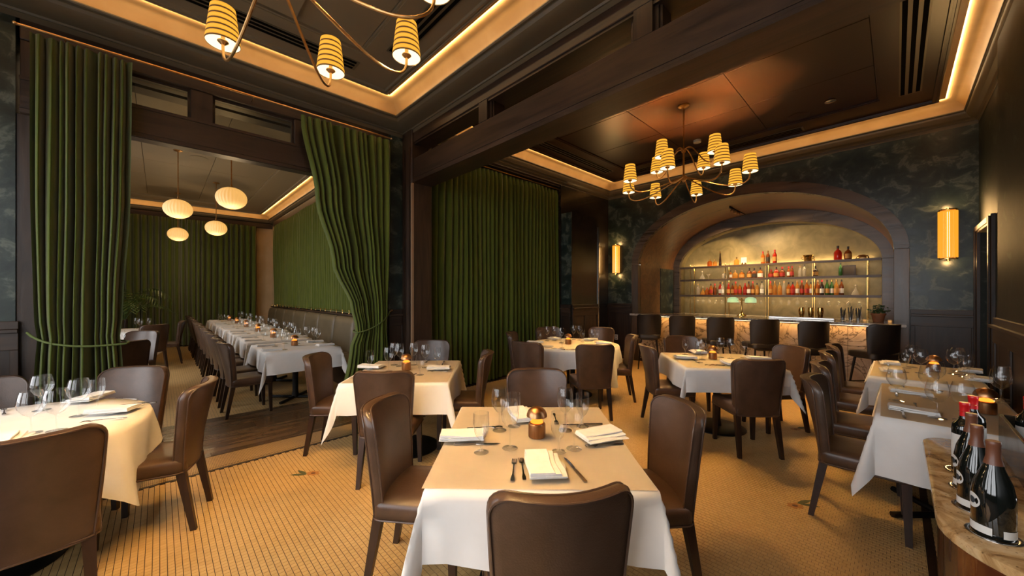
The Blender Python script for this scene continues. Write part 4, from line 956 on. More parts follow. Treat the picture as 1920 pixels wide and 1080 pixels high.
# on the bar
CZ = 1.0755
t = thing('banker_lamp', 'small brass lamp with two green glass shades on the bar', 'table lamp', (8.44, 2.15, CZ))
bm = B(); lathe(bm, [(0, 0), (.085, 0), (.085, .008), (.06, .03), (.025, .06), (.013, .09), (.013, .33), (.02, .34), (0, .36)], 20); obj('stand', bm, m_gold_metal, t)
bm = B(); tube(bm, [(0, -.18, .32), (0, .18, .32)], .008, 8); obj('cross_arm', bm, m_gold_metal, t)
for s in (-1, 1):
    bm = B(); gridmesh(bm, 10, 10, lambda u, v: (.055 * math.cos(PI * u), s * .155 + .09 * (2 * v - 1), .27 + .11 * math.sin(PI * u) * (1 - .25 * abs(2 * v - 1) ** 3))); 
    bmesh.ops.solidify(bm, geom=list(bm.faces), thickness=.004); gm, nt_, p_ = mat('jade_glass%d' % s); p_.inputs['Base Color'].default_value = (.30, .42, .26, 1); p_.inputs['Roughness'].default_value = .15; p_.inputs['Emission Color'].default_value = (.75, .95, .6, 1); p_.inputs['Emission Strength'].default_value = .18
    obj('glass_shade', bm, gm, t)
    point('banker_bulb', (8.44, 2.15 + s * .155, CZ + .30), .5, WARM2, .015)
t = thing('bar_mat', 'long pale steel drip tray on the bar', 'drip tray', (8.30, 1.18, CZ)); bm = B(); bevbox(bm, -.14, .14, -.46, .46, 0, .035, .006); obj('tray', bm, m_steel, t, False)
for k, y in enumerate((1.32, 1.19, 1.06)):
    bm = B(); lathe(bm, [(0, 0), (.030, 0), (.034, .01), (.046, .10), (.040, .165), (.034, .17), (0, .17)], 18); tag(obj('shaker_tin', bm, m_gold_metal, None, loc=(8.33, y - .14, CZ + .0355)), 'brass shaker tin, %s of three on the drip tray from left' % ORD[k], 'shaker', 'brass shaker tins')
t = thing('potted_herb', 'small green plant in a terracotta pot at the right end of the bar', 'potted plant', (8.25, .20, CZ))
bm = B(); lathe(bm, [(0, 0), (.06, 0), (.082, .11), (.09, .11), (.09, .135), (.078, .135), (.07, .10), (0, .10)], 20); obj('pot', bm, m_terra, t)
bm = B(); rnd = random.Random(4)
for k in range(150):
    a, e, L_ = rnd.uniform(0, 6.28), rnd.uniform(.2, 1.4), rnd.uniform(.05, .16); c = Vector((math.cos(a) * math.cos(e), math.sin(a) * math.cos(e), math.sin(e))) * L_ + Vector((0, 0, .12))
    d1 = Vector((rnd.uniform(-1, 1), rnd.uniform(-1, 1), rnd.uniform(-.6, .8))).normalized(); d2 = d1.cross(Vector((rnd.uniform(-1, 1), .3, rnd.uniform(-1, 1)))).normalized(); s_ = rnd.uniform(.014, .026)
    bm.faces.new([bm.verts.new(c + q) for q in (d1 * s_, d2 * s_ * .55, -d1 * s_, -d2 * s_ * .55)])
tag(obj('foliage', bm, m_leafdark, t, False), kind='stuff')
for k in range(6): bm = B(); a = k * 1.05; tube(bm, [(0, 0, .10), (.04 * math.cos(a), .04 * math.sin(a), .19)], .003, 5); obj('stem', bm, m_leafdark, t)
t = thing('bar_tool_caddy', 'cluster of dark bar tools standing in glasses on the bar', 'bar tools', (8.25, .50, CZ))
for k, (dx, dy, h_) in enumerate(((0, .12, .13), (.05, .03, .15), (-.03, -.07, .14))):
    bm = B(); lathe(bm, [(0, 0), (.036, 0), (.040, h_), (.038, h_), (.034, .006), (0, .006)], 16); g_ = obj('tumbler', bm, m_glass, t, loc=(dx, dy, 0))
    for q in range(5): a = q * 1.3 + k; bm = B(); tube(bm, [(.012 * math.cos(a), .012 * math.sin(a), .008), (.034 * math.cos(a), .034 * math.sin(a), h_ + .05 + .02 * (q % 3))], .006, 6); obj('tool', bm, m_black, g_)
for k, (y, lab) in enumerate(((.35, 'tiny lit votive left of the terracotta pot'), (.07, 'tiny lit votive right of the terracotta pot'))):
    t = thing('votive', lab, 'candle', (8.10, y, CZ)); bm = B(); lathe(bm, [(0, 0), (.024, 0), (.026, .05), (.024, .05), (.022, .004), (0, .004)], 14); obj('cup', bm, LIQ['clear'], t); bm = B(); lathe(bm, [(0, .005), (.018, .005), (.018, .035), (0, .035)], 12); obj('wax', bm, emit('votive_glow%d' % k, (1, .5, .12), .8), t)
t = thing('sprinkler_track', 'short dark track with spotlight heads on the arch soffit', 'spotlight', (8.9, 2.42, 3.30)); bm = B(); box(bm, -.25, .45, -.012, .012, .02, .045); obj('track', bm, m_black, t, False)
for dx, ty in ((-.1, 2.05), (.1, .95), (.35, 3.25)):
    bm = B(); lathe(bm, [(0, -.03), (.03, -.03), (.03, .0), (.012, .022), (0, .022)], 14); obj('spot_head', bm, m_brass, t, loc=(dx, 0, 0))
    l = bpy.data.lights.new('track_spot', 'SPOT'); l.energy = 90; l.color = WARM2; l.spot_size = math.radians(84); l.spot_blend = .6; l.shadow_soft_size = .02
    o = bpy.data.objects.new('track_spot', l); COL.objects.link(o); o.location = (8.9 + dx, 2.42, 3.262)
    o.rotation_euler = (Vector((10.0, ty, 1.75)) - o.location).to_track_quat('-Z', 'Y').to_euler()

# stools -------------------------------------------------------------
t = thing('bar_stool', 'stool', 'bar stool', group='bar stools')
bm = B(); shell(bm, .205, .228, .600, 1.105, -.13, .085, .13, .035, .07, .10); obj('backrest', bm, m_stool, t, True, 50)
bm = B(); skin(bm, [[(x * s, y * s + .03, z) for x, y in rrect(.215, .21, .08)] for s, z in ((.9, .625), (1, .635), (1, .69), (.96, .71), (.6, .72), (.2, .722))]); obj('seat', bm, m_stool, t, True, 60)
for sx in (-1, 1):
    for sy in (-1, 1): bm = B(); tube(bm, [(sx * .14, .03 + sy * .13, .63), (sx * .205, .03 + sy * .195, .0)], [.016, .010], 8); obj('leg', bm, m_black, t)
bm = B(); c_ = [(-.185, -.145), (.185, -.145), (.185, .205), (-.185, .205)]
for a, b in zip(c_, c_[1:] + c_[:1]): tube(bm, [(*a, .26), (*b, .26)], .009, 8)
obj('footrest', bm, m_black, t)
ST = Proto(t)
for k, (y, a) in enumerate(((3.47, 27), (2.83, 33), (2.18, 38), (1.53, 41), (.91, 44), (.17, 47))):
    ST.put((7.22, y + .03, 0), math.radians(a - 90), 'dark leather bar stool, %s from left along the bar' % ORD[k], 'bar stools')
# ================================================================== TABLES
TZ = 0.768                                              # height of the laid surface
def rect_cloth(hx, hy, dx, dy, z0, seed=0, boost=1.15, tuck=0.0):
    rnd = random.Random(seed); ph = [rnd.uniform(0, 6.28) for _ in range(8)]
    def axis_(h, d): return [-(h + d * (1 - k / 9)) for k in range(9)] + [-h + 2 * h * k / 10 for k in range(11)] + [h + d * (k + 1) / 9 for k in range(9)]
    U, Vv = axis_(hx, dx), axis_(hy, dy); bm = B(); G = []
    def off(e, s, p): return .010 * (1 - math.exp(-e * 40)) + e * (.05 + .07 * math.sin(s * 9 + p) + .03 * math.sin(s * 21 + 2 * p))
    for v in Vv:
        rw = []
        for u in U:
            ex, ey = max(abs(u) - hx, 0), max(abs(v) - hy, 0); sx, sy = (1 if u >= 0 else -1), (1 if v >= 0 else -1)
            q = (1 if sx > 0 else 0) + (2 if sy > 0 else 0)
            if ex == 0 and ey == 0: p = (u, v, z0 + .0012 * math.sin(u * 17 + ph[0]) * math.sin(v * 13 + ph[1]))
            elif ey == 0: p = (sx * (hx + off(ex, v, ph[2] + sx)), v, z0 - ex)
            elif ex == 0: p = (u, sy * (hy + off(ey, u, ph[3] + sy)), z0 - ey)
            else:
                rho, f = math.hypot(ex, ey), math.atan2(ey, ex)
                o = off(rho, sy * hy, ph[2] + sx) * math.cos(f) ** 2 + off(rho, sx * hx, ph[3] + sy) * math.sin(f) ** 2
                k = rho * (.30 * math.sin(2 * f) ** 2 - .06 * abs(math.sin(4 * f)) + .05 * math.sin(6 * f + ph[4 + q]))
                p = (sx * (hx + o * math.cos(f) + k * math.cos(f)), sy * (hy + o * math.sin(f) + k * math.sin(f)), z0 - rho * (1 + (boost - 1) * math.sin(2 * f) ** 2))
            rw.append(bm.verts.new(p))
        G.append(rw)
    for a, b in zip(G, G[1:]):
        for i in range(len(a) - 1): bm.faces.new((a[i], a[i + 1], b[i + 1], b[i]))
    return bm
def round_cloth(R_, a, z0, seed=0, rot=0.0):
    rnd = random.Random(seed); ph = rnd.uniform(0, 6); n, nr = 96, 16; bm = B(); rings = []
    inner = [bm.verts.new((0, 0, z0))]
    for k in range(1, nr + 1):
        rw = []
        for i in range(n):
            th = 2 * PI * i / n; edge = a / max(abs(math.cos(th - rot)), abs(math.sin(th - rot)))
            edge = min(edge, a * 1.30)
            if k <= 4: r = R_ * k / 4; p = (r * math.cos(th), r * math.sin(th), z0)
            else:
                h = (edge - R_) * (k - 4) / (nr - 4)
                g_ = R_ + .010 * (1 - math.exp(-h * 40)) + h * (.03 + .11 * math.cos(9 * th + ph) * min(1, h / .12) + .06 * math.cos(17 * th + 2 * ph))
                p = (g_ * math.cos(th), g_ * math.sin(th), z0 - h)
            rw.append(bm.verts.new(p))
        rings.append(rw)
    for i in range(n): bm.faces.new((inner[0], rings[0][i], rings[0][(i + 1) % n]))
    for a_, b_ in zip(rings, rings[1:]):
        for i in range(n): j = (i + 1) % n; bm.faces.new((a_[i], b_[i], b_[j], a_[j]))
    return bm
def table(x, y, ang, hx, hy, label, clabel, plabel=None, drop=(.30, .30), rnd_r=0, seed=1, base='disc', paper=(0, 0, 0), boost=1.15, clrot=0.0):
    t = thing('dining_table', label, 'table', (x, y, 0), math.radians(ang), 'cloth covered dining tables')
    bm = B()
    if rnd_r: lathe(bm, [(0, .725), (rnd_r - .004, .725), (rnd_r - .004, .755), (0, .755)], 40)
    else: bevbox(bm, -hx + .004, hx - .004, -hy + .004, hy - .004, .725, .755, .004)
    obj('table_top', bm, m_oak_x, t, False)
    bm = B(); lathe(bm, [(0, .02), (.05, .02), (.045, .06), (.038, .10), (.038, .70), (.09, .725), (0, .725)], 20); obj('column', bm, m_black, t)
    bm = B()
    if base == 'disc': lathe(bm, [(0, 0), (.29, 0), (.29, .010), (.27, .018), (.06, .030), (0, .030)], 36)
    else:
        for a in (0, PI / 2): d = Vector((math.cos(a + .785), math.sin(a + .785), 0)) * .34; tube(bm, [-d + Vector((0, 0, .02)), d + Vector((0, 0, .02))], .02, 8)
    obj('base_plate', bm, m_black, t)
    bm = round_cloth(rnd_r, rnd_r + drop[0], .7585, seed, clrot) if rnd_r else rect_cloth(hx, hy, drop[0], drop[1], .7585, seed, boost)
    tag(obj('tablecloth', bm, m_cloth, None, True, 80, (x, y, 0), math.radians(ang), recalc=False), clabel, 'tablecloth', 'white tablecloths')
    if plabel:
        bm = B(); px_, py_, pr_ = paper
        if rnd_r:
            lathe(bm, [(0, 0), (rnd_r - .02, 0), (rnd_r - .02, .0012), (0, .0012)], 48)
        else:
            hx2, hy2 = hx - .01 + px_, hy - .012 + py_; n = 14
            def f(z, s):
                return lambda u, v: ((2 * u - 1) * hx2, (2 * v - 1) * hy2, z + .0016 * math.sin(u * 23 + seed) * math.sin(v * 19 + 2 * seed) * (1 if s else 1))
            gridmesh(bm, n, n, f(0, 1)); bmesh.ops.solidify(bm, geom=list(bm.faces), thickness=.0008)
        tag(obj('paper_cover', bm, m_paper, None, True, 40, (x, y, .7625), math.radians(ang + pr_)), plabel, 'table paper', 'cream paper table covers')
T = {'T1': (1.425, 1.325, 'near centre table'), 'T2': (1.785, 3.355, 'table by the swept drape'), 'T3': (-.68, 3.46, 'left edge round table'), 'T4': (4.53, 3.40, 'round curtain table'),
     'T5': (4.60, 1.42, 'square table before the stools'), 'T6': (3.84, -.22, 'nearer right wall table'), 'T7': (5.32, -.17, 'farther right wall table')}
def tb(k, ang, hx, hy, adj, **kw):
    x, y, n = T[k]; table(x, y, ang, hx, hy, adj + ' dining table under a white cloth, the ' + n, 'white tablecloth draped over the ' + n, ('cream paper cover on the ' + n) if kw.pop('pap', True) else None, **kw)
tb('T1', VA - 90, .455, .53, 'square', drop=(.27, .27), seed=3, boost=1.25, paper=(.012, .0, -1.0))
tb('T2', VA - 90 + 2, .46, .52, 'square', drop=(.27, .26), seed=5, boost=1.3, paper=(0, .008, .6))
tb('T3', 0, 0, 0, 'round', rnd_r=.64, drop=(.22, 0), seed=2, pap=False, clrot=.25)
tb('T4', 0, 0, 0, 'round', rnd_r=.68, drop=(.24, 0), seed=4, clrot=.75)
tb('T5', 38 - 90, .49, .50, 'square', drop=(.24, .24), seed=7, boost=1.25, paper=(.0, .004, .5))
tb('T6', 0, .60, .31, 'rectangular', drop=(.36, .28), seed=9, boost=1.1, base='cross', paper=(.012, .0, .8))
tb('T7', 0, .55, .35, 'rectangular', drop=(.27, .22), seed=10, boost=1.05, paper=(.01, .0, -.5))

# ================================================================== TABLEWARE
def one(name, bm, m, cat, smooth=True, angle=35, recalc=True): return Proto(tag(obj(name, bm, m, None, smooth, angle, recalc=recalc), 'x', cat))
bm = B(); lathe(bm, [(0, .004), (.037, .001), (.038, .0025), (.012, .008), (.0048, .016), (.0038, .03), (.0038, .085), (.006, .098), (.022, .110), (.038, .135), (.0445, .165), (.042, .200), (.0365, .235)], 24); WINE = one('wine_glass', bm, m_glass, 'wine glass', recalc=False)
bm = B(); lathe(bm, [(0, .004), (.034, .001), (.035, .0025), (.012, .008), (.006, .016), (.005, .04), (.009, .062), (.024, .078), (.035, .105), (.0385, .14), (.036, .19)], 24); GOB = one('water_goblet', bm, m_glass, 'goblet', recalc=False)
bm = B(); lathe(bm, [(0, .004), (.040, .001), (.041, .0025), (.012, .008), (.0045, .016), (.004, .08), (.008, .092), (.032, .108), (.050, .140), (.053, .165), (.046, .205), (.040, .228)], 24); BIG = one('balloon_glass', bm, m_glass, 'wine glass', recalc=False)
bm = B(); lathe(bm, [(0, 0), (.045, 0), (.05, .003), (.078, .011), (.080, .013), (.077, .0135), (.05, .0065), (0, .005)], 32); PLATE = one('side_plate', bm, m_china, 'plate')
# folded napkin: stepped layers
t = thing('folded_napkin', 'x', 'napkin')
for k, (x0, x1, y0, y1, z, hgt) in enumerate(((-.075, .080, -.115, .110, 0, .007), (-.075, .055, -.112, .108, .0075, .007), (-.073, .030, -.110, .106, .015, .008))):
    bm = B(); n = 6
    prof = [(x0, z), (x1 - .004, z), (x1, z + hgt * .5), (x1 - .004, z + hgt), (x0, z + hgt)]
    skin(bm, [[(px_ + .003 * math.sin(v * 7 + k), y0 + (y1 - y0) * v, pz + .0025 * math.sin(v * 5 + k * 2) * (pz > z) + .006 * max(0, v - .7) * k) for px_, pz in prof] for v in [i / n for i in range(n + 1)]]); obj('fold', bm, m_napkin, t, True, 40)
NAP = Proto(t)
def flatpiece(outline, th, bend): 
    bm = B(); n = len(outline); a = [bm.verts.new((x, y, bend(y))) for x, y in outline]; b = [bm.verts.new((x * .9, y, bend(y) + th)) for x, y in outline]
    bm.faces.new(a[::-1]); bm.faces.new(b)
    for i in range(n): j = (i + 1) % n; bm.faces.new((a[i], a[j], b[j], b[i]))
    return bm
t = thing('fork', 'x', 'fork')
hb_ = [(.006, -.10), (.0085, -.095), (.0085, -.075), (.004, -.045), (.0028, .0), (.0028, .035), (.011, .048), (.012, .058)]
bm = flatpiece(hb_ + [(-a, b) for a, b in hb_[::-1]], .0025, lambda y: .002 + .006 * math.exp(-((y - .02) / .03) ** 2)); obj('handle', bm, m_silver, t, True, 50)
for k in range(4):
    c = -.0093 + .0062 * k; bm = B(); n = 4
    skin(bm, [[(c + dx, .056 + .044 * v, .003 + .006 * math.sin(PI * v) * .7 + dz) for dx, dz in ((-.0016, 0), (.0016, 0), (.0016, .002), (-.0016, .002))] for v in [i / n for i in range(n + 1)]]); obj('tine', bm, m_silver, t, True, 50)
FORK = Proto(t)
t = thing('knife', 'x', 'knife')
bm = flatpiece([(.005, -.115), (.0075, -.11), (.0065, -.06), (.0055, -.005), (-.0055, -.005), (-.0065, -.06), (-.0075, -.11), (-.005, -.115)], .006, lambda y: .001); obj('handle', bm, m_silver, t, True, 50)
bm = flatpiece([(.0055, -.005), (.009, .02), (.010, .07), (.006, .105), (-.001, .118), (-.005, .10), (-.005, -.005)], .002, lambda y: .002); obj('blade', bm, m_silver, t, True, 50)
KNIFE = Proto(t)
t = thing('copper_table_lamp', 'x', 'table lamp')
bm = B(); lathe(bm, [(0, 0), (.044, 0), (.045, .003), (.045, .066), (.040, .073), (.030, .076), (.026, .073), (0, .073)], 28); obj('base', bm, m_copper, t)
bm = B(); lathe(bm, [(.034, .0755), (.028, .088), (.014, .094), (0, .095)], 20); obj('glow', bm, m_ember, t)
bm = B(); tube(bm, [(0, 0, .09), (0, 0, .112)], .005, 8); obj('neck', bm, m_gold_metal, t)
bm = B(); lathe(bm, [(.006, .109), (.050, .105), (.0545, .107), (.053, .118), (.045, .137), (.030, .150), (.012, .156), (0, .157)], 28); obj('dome', bm, m_copper, t)
TLAMP = Proto(t)
def lamp(x, y, where, z=TZ):
    TLAMP.put((x, y, z), 0, 'small copper dome lamp glowing orange on the ' + where, 'copper table lamps')
    point('table_lamp_glow', (x, y, z + .1008), E_LAMP, (1, .36, .08), .004)
def series(proto, pts, kind, where, group, z=TZ, rots=None, scale=None):
    order = sorted(range(len(pts)), key=lambda i: side(*pts[i][:2])); rank = {i: k for k, i in enumerate(order)}
    for i, p in enumerate(pts):
        r = math.radians(p[2]) if len(p) > 2 else random.uniform(0, 6)
        pos = (('%s from left ' if kind[-1] != ',' else '%s from left, ') % ORD[rank[i]]) if len(pts) > 1 else ''
        proto.put((p[0], p[1], z), r, '%s %son the %s' % (kind, pos, where), group, scale)
def setting(key, wine=(), gob=(), big=(), plates=(), naps=(), forks=(), knives=(), lamps=()):
    n = T[key][2] if key in T else key
    series(WINE, wine, 'clear wine glass', n, 'wine glasses'); series(GOB, gob, 'clear water goblet', n, 'water goblets'); series(BIG, big, 'clear balloon glass', n, 'balloon glasses')
    series(PLATE, plates, 'small white side plate', n, 'side plates', z=TZ - .002); series(NAP, naps, 'white folded napkin', n, 'folded napkins', z=TZ + (.0125 if plates else -.002))
    series(FORK, forks, 'silver fork', n, 'silver forks', z=TZ - .003); series(KNIFE, knives, 'silver knife', n, 'silver knives', z=TZ - .003)
    for x, y in lamps: lamp(x, y, n)
V0 = VA - 90
setting('T1', wine=[(1.23, 1.30), (1.45, 1.08), (1.35, 1.51), (1.61, 1.26)], gob=[(1.10, 1.36), (1.37, 1.11), (1.45, 1.50), (1.73, 1.23)],
        plates=[(1.145, 1.575), (1.66, 1.065), (1.205, 1.04), (1.60, 1.56)], naps=[(1.14, 1.57, V0 + 94), (1.66, 1.06, V0 - 70), (1.195, 1.05, V0 + 4), (1.60, 1.57, V0 + 15)],
        forks=[(1.095, 1.135, V0 - 3), (1.13, 1.115, V0 + 3), (1.60, 1.005, V0 + 100), (1.32, 1.60, V0 - 85), (1.72, 1.42, V0 + 178)], knives=[(1.285, .955, V0 + 14), (1.15, 1.455, V0 - 88), (1.76, 1.25, V0 + 92)], lamps=[(1.44, 1.315)])
setting('T2', wine=[(1.60, 3.40), (1.79, 3.67), (1.80, 3.57), (1.94, 3.53), (1.96, 3.33)], gob=[(1.51, 3.62), (1.74, 3.05), (2.10, 3.33)], plates=[(1.55, 3.70), (2.01, 3.15), (1.50, 3.10)],
        naps=[(1.55, 3.69, V0 + 85), (2.01, 3.16, V0 + 95), (1.49, 3.11, V0)], forks=[(1.42, 3.18, V0), (1.95, 3.08, V0 + 90), (2.16, 3.62, V0 + 180)], knives=[(1.67, 3.08, V0 - 10), (1.62, 3.75, V0 - 90), (2.22, 3.40, V0 + 185)], lamps=[(1.77, 3.37)])
setting('T3', big=[(-.55, 3.81), (-.50, 3.22), (-.41, 3.19), (-.36, 3.48)], gob=[(-.30, 3.66)], plates=[(-.21, 3.45), (-.36, 3.98), (-.56, 3.06)], naps=[(-.21, 3.46, 60), (-.36, 3.97, 150), (-.56, 3.07, 0)],
        forks=[(-.24, 3.27, 75), (-.72, 3.95, 10), (-.46, 3.03, 5)], knives=[(-.12, 3.60, 65), (-.19, 3.84, 40)], lamps=[(-.80, 3.46)])
setting('T4', wine=[(4.47, 3.86), (4.61, 3.83), (4.44, 3.55), (4.90, 3.66), (4.92, 3.56), (4.55, 3.06)], gob=[(4.19, 3.77), (4.78, 3.40), (4.90, 3.22), (4.02, 3.20)], plates=[(3.98, 3.42), (4.15, 3.82), (4.70, 3.90), (5.02, 3.42), (4.77, 3.0)],
        naps=[(4.14, 3.82, 60), (4.69, 3.90, 150), (5.02, 3.43, 80), (4.77, 3.01, 30)], forks=[(4.02, 3.05, 50), (4.10, 2.98, 50)], knives=[(3.93, 3.2, 5)], lamps=[(4.42, 3.40)])
setting('T5', wine=[(4.26, 1.49), (4.46, 1.53), (4.79, 1.44), (4.79, 1.33)], gob=[(4.70, 1.81), (4.95, 1.24)], plates=[(4.41, 1.70), (4.93, 1.74), (4.40, 1.22), (4.95, 1.10)], naps=[(4.41, 1.70, 38), (4.93, 1.74, 128), (4.40, 1.22, -52), (4.95, 1.10, 38)],
        forks=[(4.22, 1.32, 38), (4.28, 1.28, 38)], knives=[(4.32, 1.55, -52), (4.55, 1.10, 38)], lamps=[(4.62, 1.47)])
setting('T6', big=[(3.75, .0), (4.01, -.16), (4.34, -.21), (3.40, -.17), (3.43, -.27), (4.22, -.50)], wine=[(4.34, -.52)], naps=[(4.15, -.07, 5), (3.52, -.07, 3)], forks=[(3.66, -.09, 92), (4.30, -.04, 92)], knives=[(3.36, -.03, 94), (4.02, .0, 92)], lamps=[(3.77, -.39)])
setting('T7', big=[(5.20, -.16), (5.56, -.11), (5.36, -.37), (5.59, -.41)], gob=[(5.15, -.05), (5.45, -.07), (5.26, -.42), (5.40, -.46)], naps=[(5.72, .05, 95), (5.19, .04, 95), (5.72, -.50, 85), (5.20, -.50, 85)], forks=[(5.32, .06, 92)], knives=[(5.04, .05, 92), (5.60, .06, 92)], lamps=[(5.43, -.25)])

# ================================================================== PRIVATE ROOM
for k in range(6):
    y0 = 5.56 + 1.40 * k; yc = y0 + .53; n = '%s private row table' % ORD[k]
    table(1.435, yc, 0, .455, .53, 'rectangular private room table under a white cloth, ' + n, 'white tablecloth on the ' + n, drop=(.26, .28), seed=20 + k, base='cross', boost=1.3)
    series(GOB if k % 2 else WINE, [(1.20, yc + .10), (1.22, yc - .36)], 'clear glass by the chairs,', n, 'private room glasses', z=TZ - .006)
    series(WINE, [(1.70, yc + .42), (1.74, yc + .18), (1.72, yc - .05)], 'clear wine glass by the banquette,', n, 'private room glasses', z=TZ - .006)
    if k < 4: series(BIG, [(1.38, yc + .36), (1.52, yc + .25)], 'clear balloon glass mid table,', n, 'private room glasses', z=TZ - .006)
    series(NAP, [(1.11, yc + .30, 92), (1.09, yc - .25, 88)], 'white napkin by the chairs,', n, 'private room napkins', z=TZ - .0075)
    series(NAP, [(1.78, yc + .30, 85), (1.77, yc - .22, 95)], 'white napkin by the banquette,', n, 'private room napkins', z=TZ - .0075)
    lamp(1.43, yc + .03, n, TZ - .006)
    for j, dy in enumerate((-.29, .33)):
        chair(.83, yc + dy, 2 - 4 * j, '%s leather chair from the opening along the private room tables' % ORD[2 * k + j], 'chairs of the private room row')
# banquette
bq = thing('banquette', 'long olive leather banquette under the curtain in the private room', 'banquette', (2.45, 9.8, 0))
for k in range(8):
    a = 5.72 + 1.02 * k - 9.8; b = a + 1.0
    def pad(bm, pr):
        skin(bm, [[(px_, a + (b - a) * v, pz) for px_, pz in pr(min(v, 1 - v))] for v in (0, .012, .04, .12, .5, .88, .96, .988, 1)])
    def backp(e):
        q = .03 * (1 - min(1, e / .05)) ** 2; return [(.24, .44), (.24, 1.06), (.20, 1.09 - q), (.13 + q, 1.09 - q), (.075 + q, 1.06 - q), (.045 + q, .95), (.0 + q, .50), (.0 + q, .44)]
    bm = B(); pad(bm, backp); obj('back_panel', bm, m_banq, bq, True, 50)
    def seatp(e):
        q = .02 * (1 - min(1, e / .05)) ** 2; return [(.12, .30), (.12, .46 - q), (-.28 + q, .47 - q), (-.32 + q, .44 - q), (-.32 + q, .32), (-.30, .30)]
    bm = B(); pad(bm, seatp); obj('seat_cushion', bm, m_banq, bq, True, 50)
bm = B(); box(bm, -.27, .24, -4.08, 4.08, 0.002, .30); obj('plinth', bm, m_oak_y, bq, False)
bm = B(); bevbox(bm, 2.58, 2.75, 5.66, 13.96, 1.10, 1.135, .004); bevbox(bm, 2.70, 2.75, 5.66, 13.96, .0, 1.10, .004); lg = struct('trim_22', bm, m_oak_y, 'dark ledge along the top of the banquette', 'ledge')
gr = thing('brass_gallery_rail', 'low brass gallery rail on the banquette ledge', 'rail', (2.60, 9.8, 1.136))
bm = B(); tube(bm, [(0, -4.05, .055), (0, 4.05, .055)], .004, 6); obj('rail', bm, m_gold_metal, gr)
bm = B(); lathe(bm, [(0, 0), (.011, 0), (.006, .012), (.006, .045), (.010, .055), (.006, .068), (0, .07)], 8); me_p = mesh(bm, 'rail_post', m_gold_metal)
for k in range(24): link('rail_post', me_p, gr, (0, -4.0 + 8.0 * k / 23, 0))
# two tables half hidden by the left drape
for x, y, R_, n, seed in ((-.78, 7.55, .60, 'nearer round table behind the left drape', 31), (-.55, 11.1, .62, 'far round table before the potted palm', 33)):
    table(x, y, 0, 0, 0, 'round table under a white cloth, the ' + n, 'white tablecloth on the ' + n, rnd_r=R_, drop=(.34, 0), seed=seed)
    series(WINE, [(x + .25, y - .1), (x + .38, y + .1), (x + .18, y + .28)], 'clear wine glass', n, 'private room glasses', z=TZ - .006)
    series(NAP, [(x + .40, y - .20, 60)], 'white folded napkin', n, 'private room napkins', z=TZ - .0075)
chair(-.40, 7.00, 115, 'leather chair with back to viewer beside the left drape', 'chairs of the hidden round tables'); chair(-.33, 8.20, 235, 'pale-lit leather chair facing the viewer beyond the left drape', 'chairs of the hidden round tables')
chair(.10, 11.0, 178, 'leather chair standing free beside the far round table', 'chairs of the hidden round tables'); chair(-.18, 10.25, 120, 'leather chair with back to viewer at the far round table', 'chairs of the hidden round tables')
# palm
pm = thing('potted_palm', 'feathery potted palm before the far curtain', 'potted plant', (-.62, 13.0, 0))
bm = B(); lathe(bm, [(0, 0), (.18, 0), (.24, .5), (.26, .5), (.26, .54), (.22, .54), (.2, .48), (0, .46)], 24); obj('pot', bm, m_terra, pm)
bm = B(); tube(bm, [(0, 0, .4), (.02, .01, .9)], [.05, .035], 8); obj('trunk', bm, m_oak_z, pm)
rnd = random.Random(9)
for k in range(16):
    a = 2 * PI * k / 16 + rnd.uniform(-.2, .2); L_ = rnd.uniform(.75, 1.15); up_ = rnd.uniform(.45, 1.15); bm = B()
    pth = bez((0, 0, .85), (.12 * math.cos(a), .12 * math.sin(a), .85 + up_ * .7), (.55 * L_ * math.cos(a), .55 * L_ * math.sin(a), .9 + up_), (L_ * math.cos(a), L_ * math.sin(a), .75 + up_ * .55), 18)
    tube(bm, pth, [.008 - .0065 * i / 18 for i in range(19)], 5)
    for i in range(4, 19):
        p = Vector(pth[i]); tg = (Vector(pth[min(18, i + 1)]) - Vector(pth[i - 1])).normalized(); sd = tg.cross(Vector((0, 0, 1))).normalized()
        for s in (-1, 1):
            l_ = .26 * math.sin(PI * (i - 3) / 17) + .08; d = (sd * s * .85 + tg * .6 + Vector((0, 0, -.35))).normalized(); wv = tg.cross(d).cross(d).normalized() * .011
            bm.faces.new([bm.verts.new(q) for q in (p, p + d * l_ * .45 + wv, p + d * l_, p + d * l_ * .45 - wv)])
    obj('frond', bm, m_leaf, pm, False)

# ================================================================== WINE STATION (bottom right)
WZ = .745
ws = thing('wine_station', 'curved granite topped wine counter with red wood base at bottom right', 'counter', (2.2, -.45, 0))
def outline(i):
    x0, x1, y0, y1, r = 1.70 + i, 3.06 - i, -.59, -.095 - i, .30 - i * .5
    p = [(x0, y0)]
    for k in range(11): a = PI - PI / 2 * k / 10; p.append((x0 + r + r * math.cos(a), y1 - r + r * math.sin(a)))
    for k in range(7): a = PI / 2 - PI / 2 * k / 6; p.append((x1 - .12 + .12 * math.cos(a), y1 - .12 + .12 * math.sin(a)))
    p.append((x1, y0)); return [(x - 2.2, y + .45) for x, y in p]
bm = B(); skin(bm, [[(x, y, z) for x, y in outline(i)] for i, z in ((.012, WZ - .042), (.002, WZ - .036), (0, WZ - .02), (.002, WZ - .006), (.010, WZ))]); obj('granite_top', bm, m_granite, ws, True, 40)
bm = B(); skin(bm, [[(x, y, z) for x, y in outline(i)] for i, z in ((.05, .10), (.05, WZ - .07), (.03, WZ - .06), (.03, WZ - .042))]); obj('base', bm, m_mahog, ws, True, 40)
bm = B(); skin(bm, [[(x, y, z) for x, y in outline(.07)] for z in (.0, .10)]); obj('plinth', bm, m_oak_x, ws, True, 40)
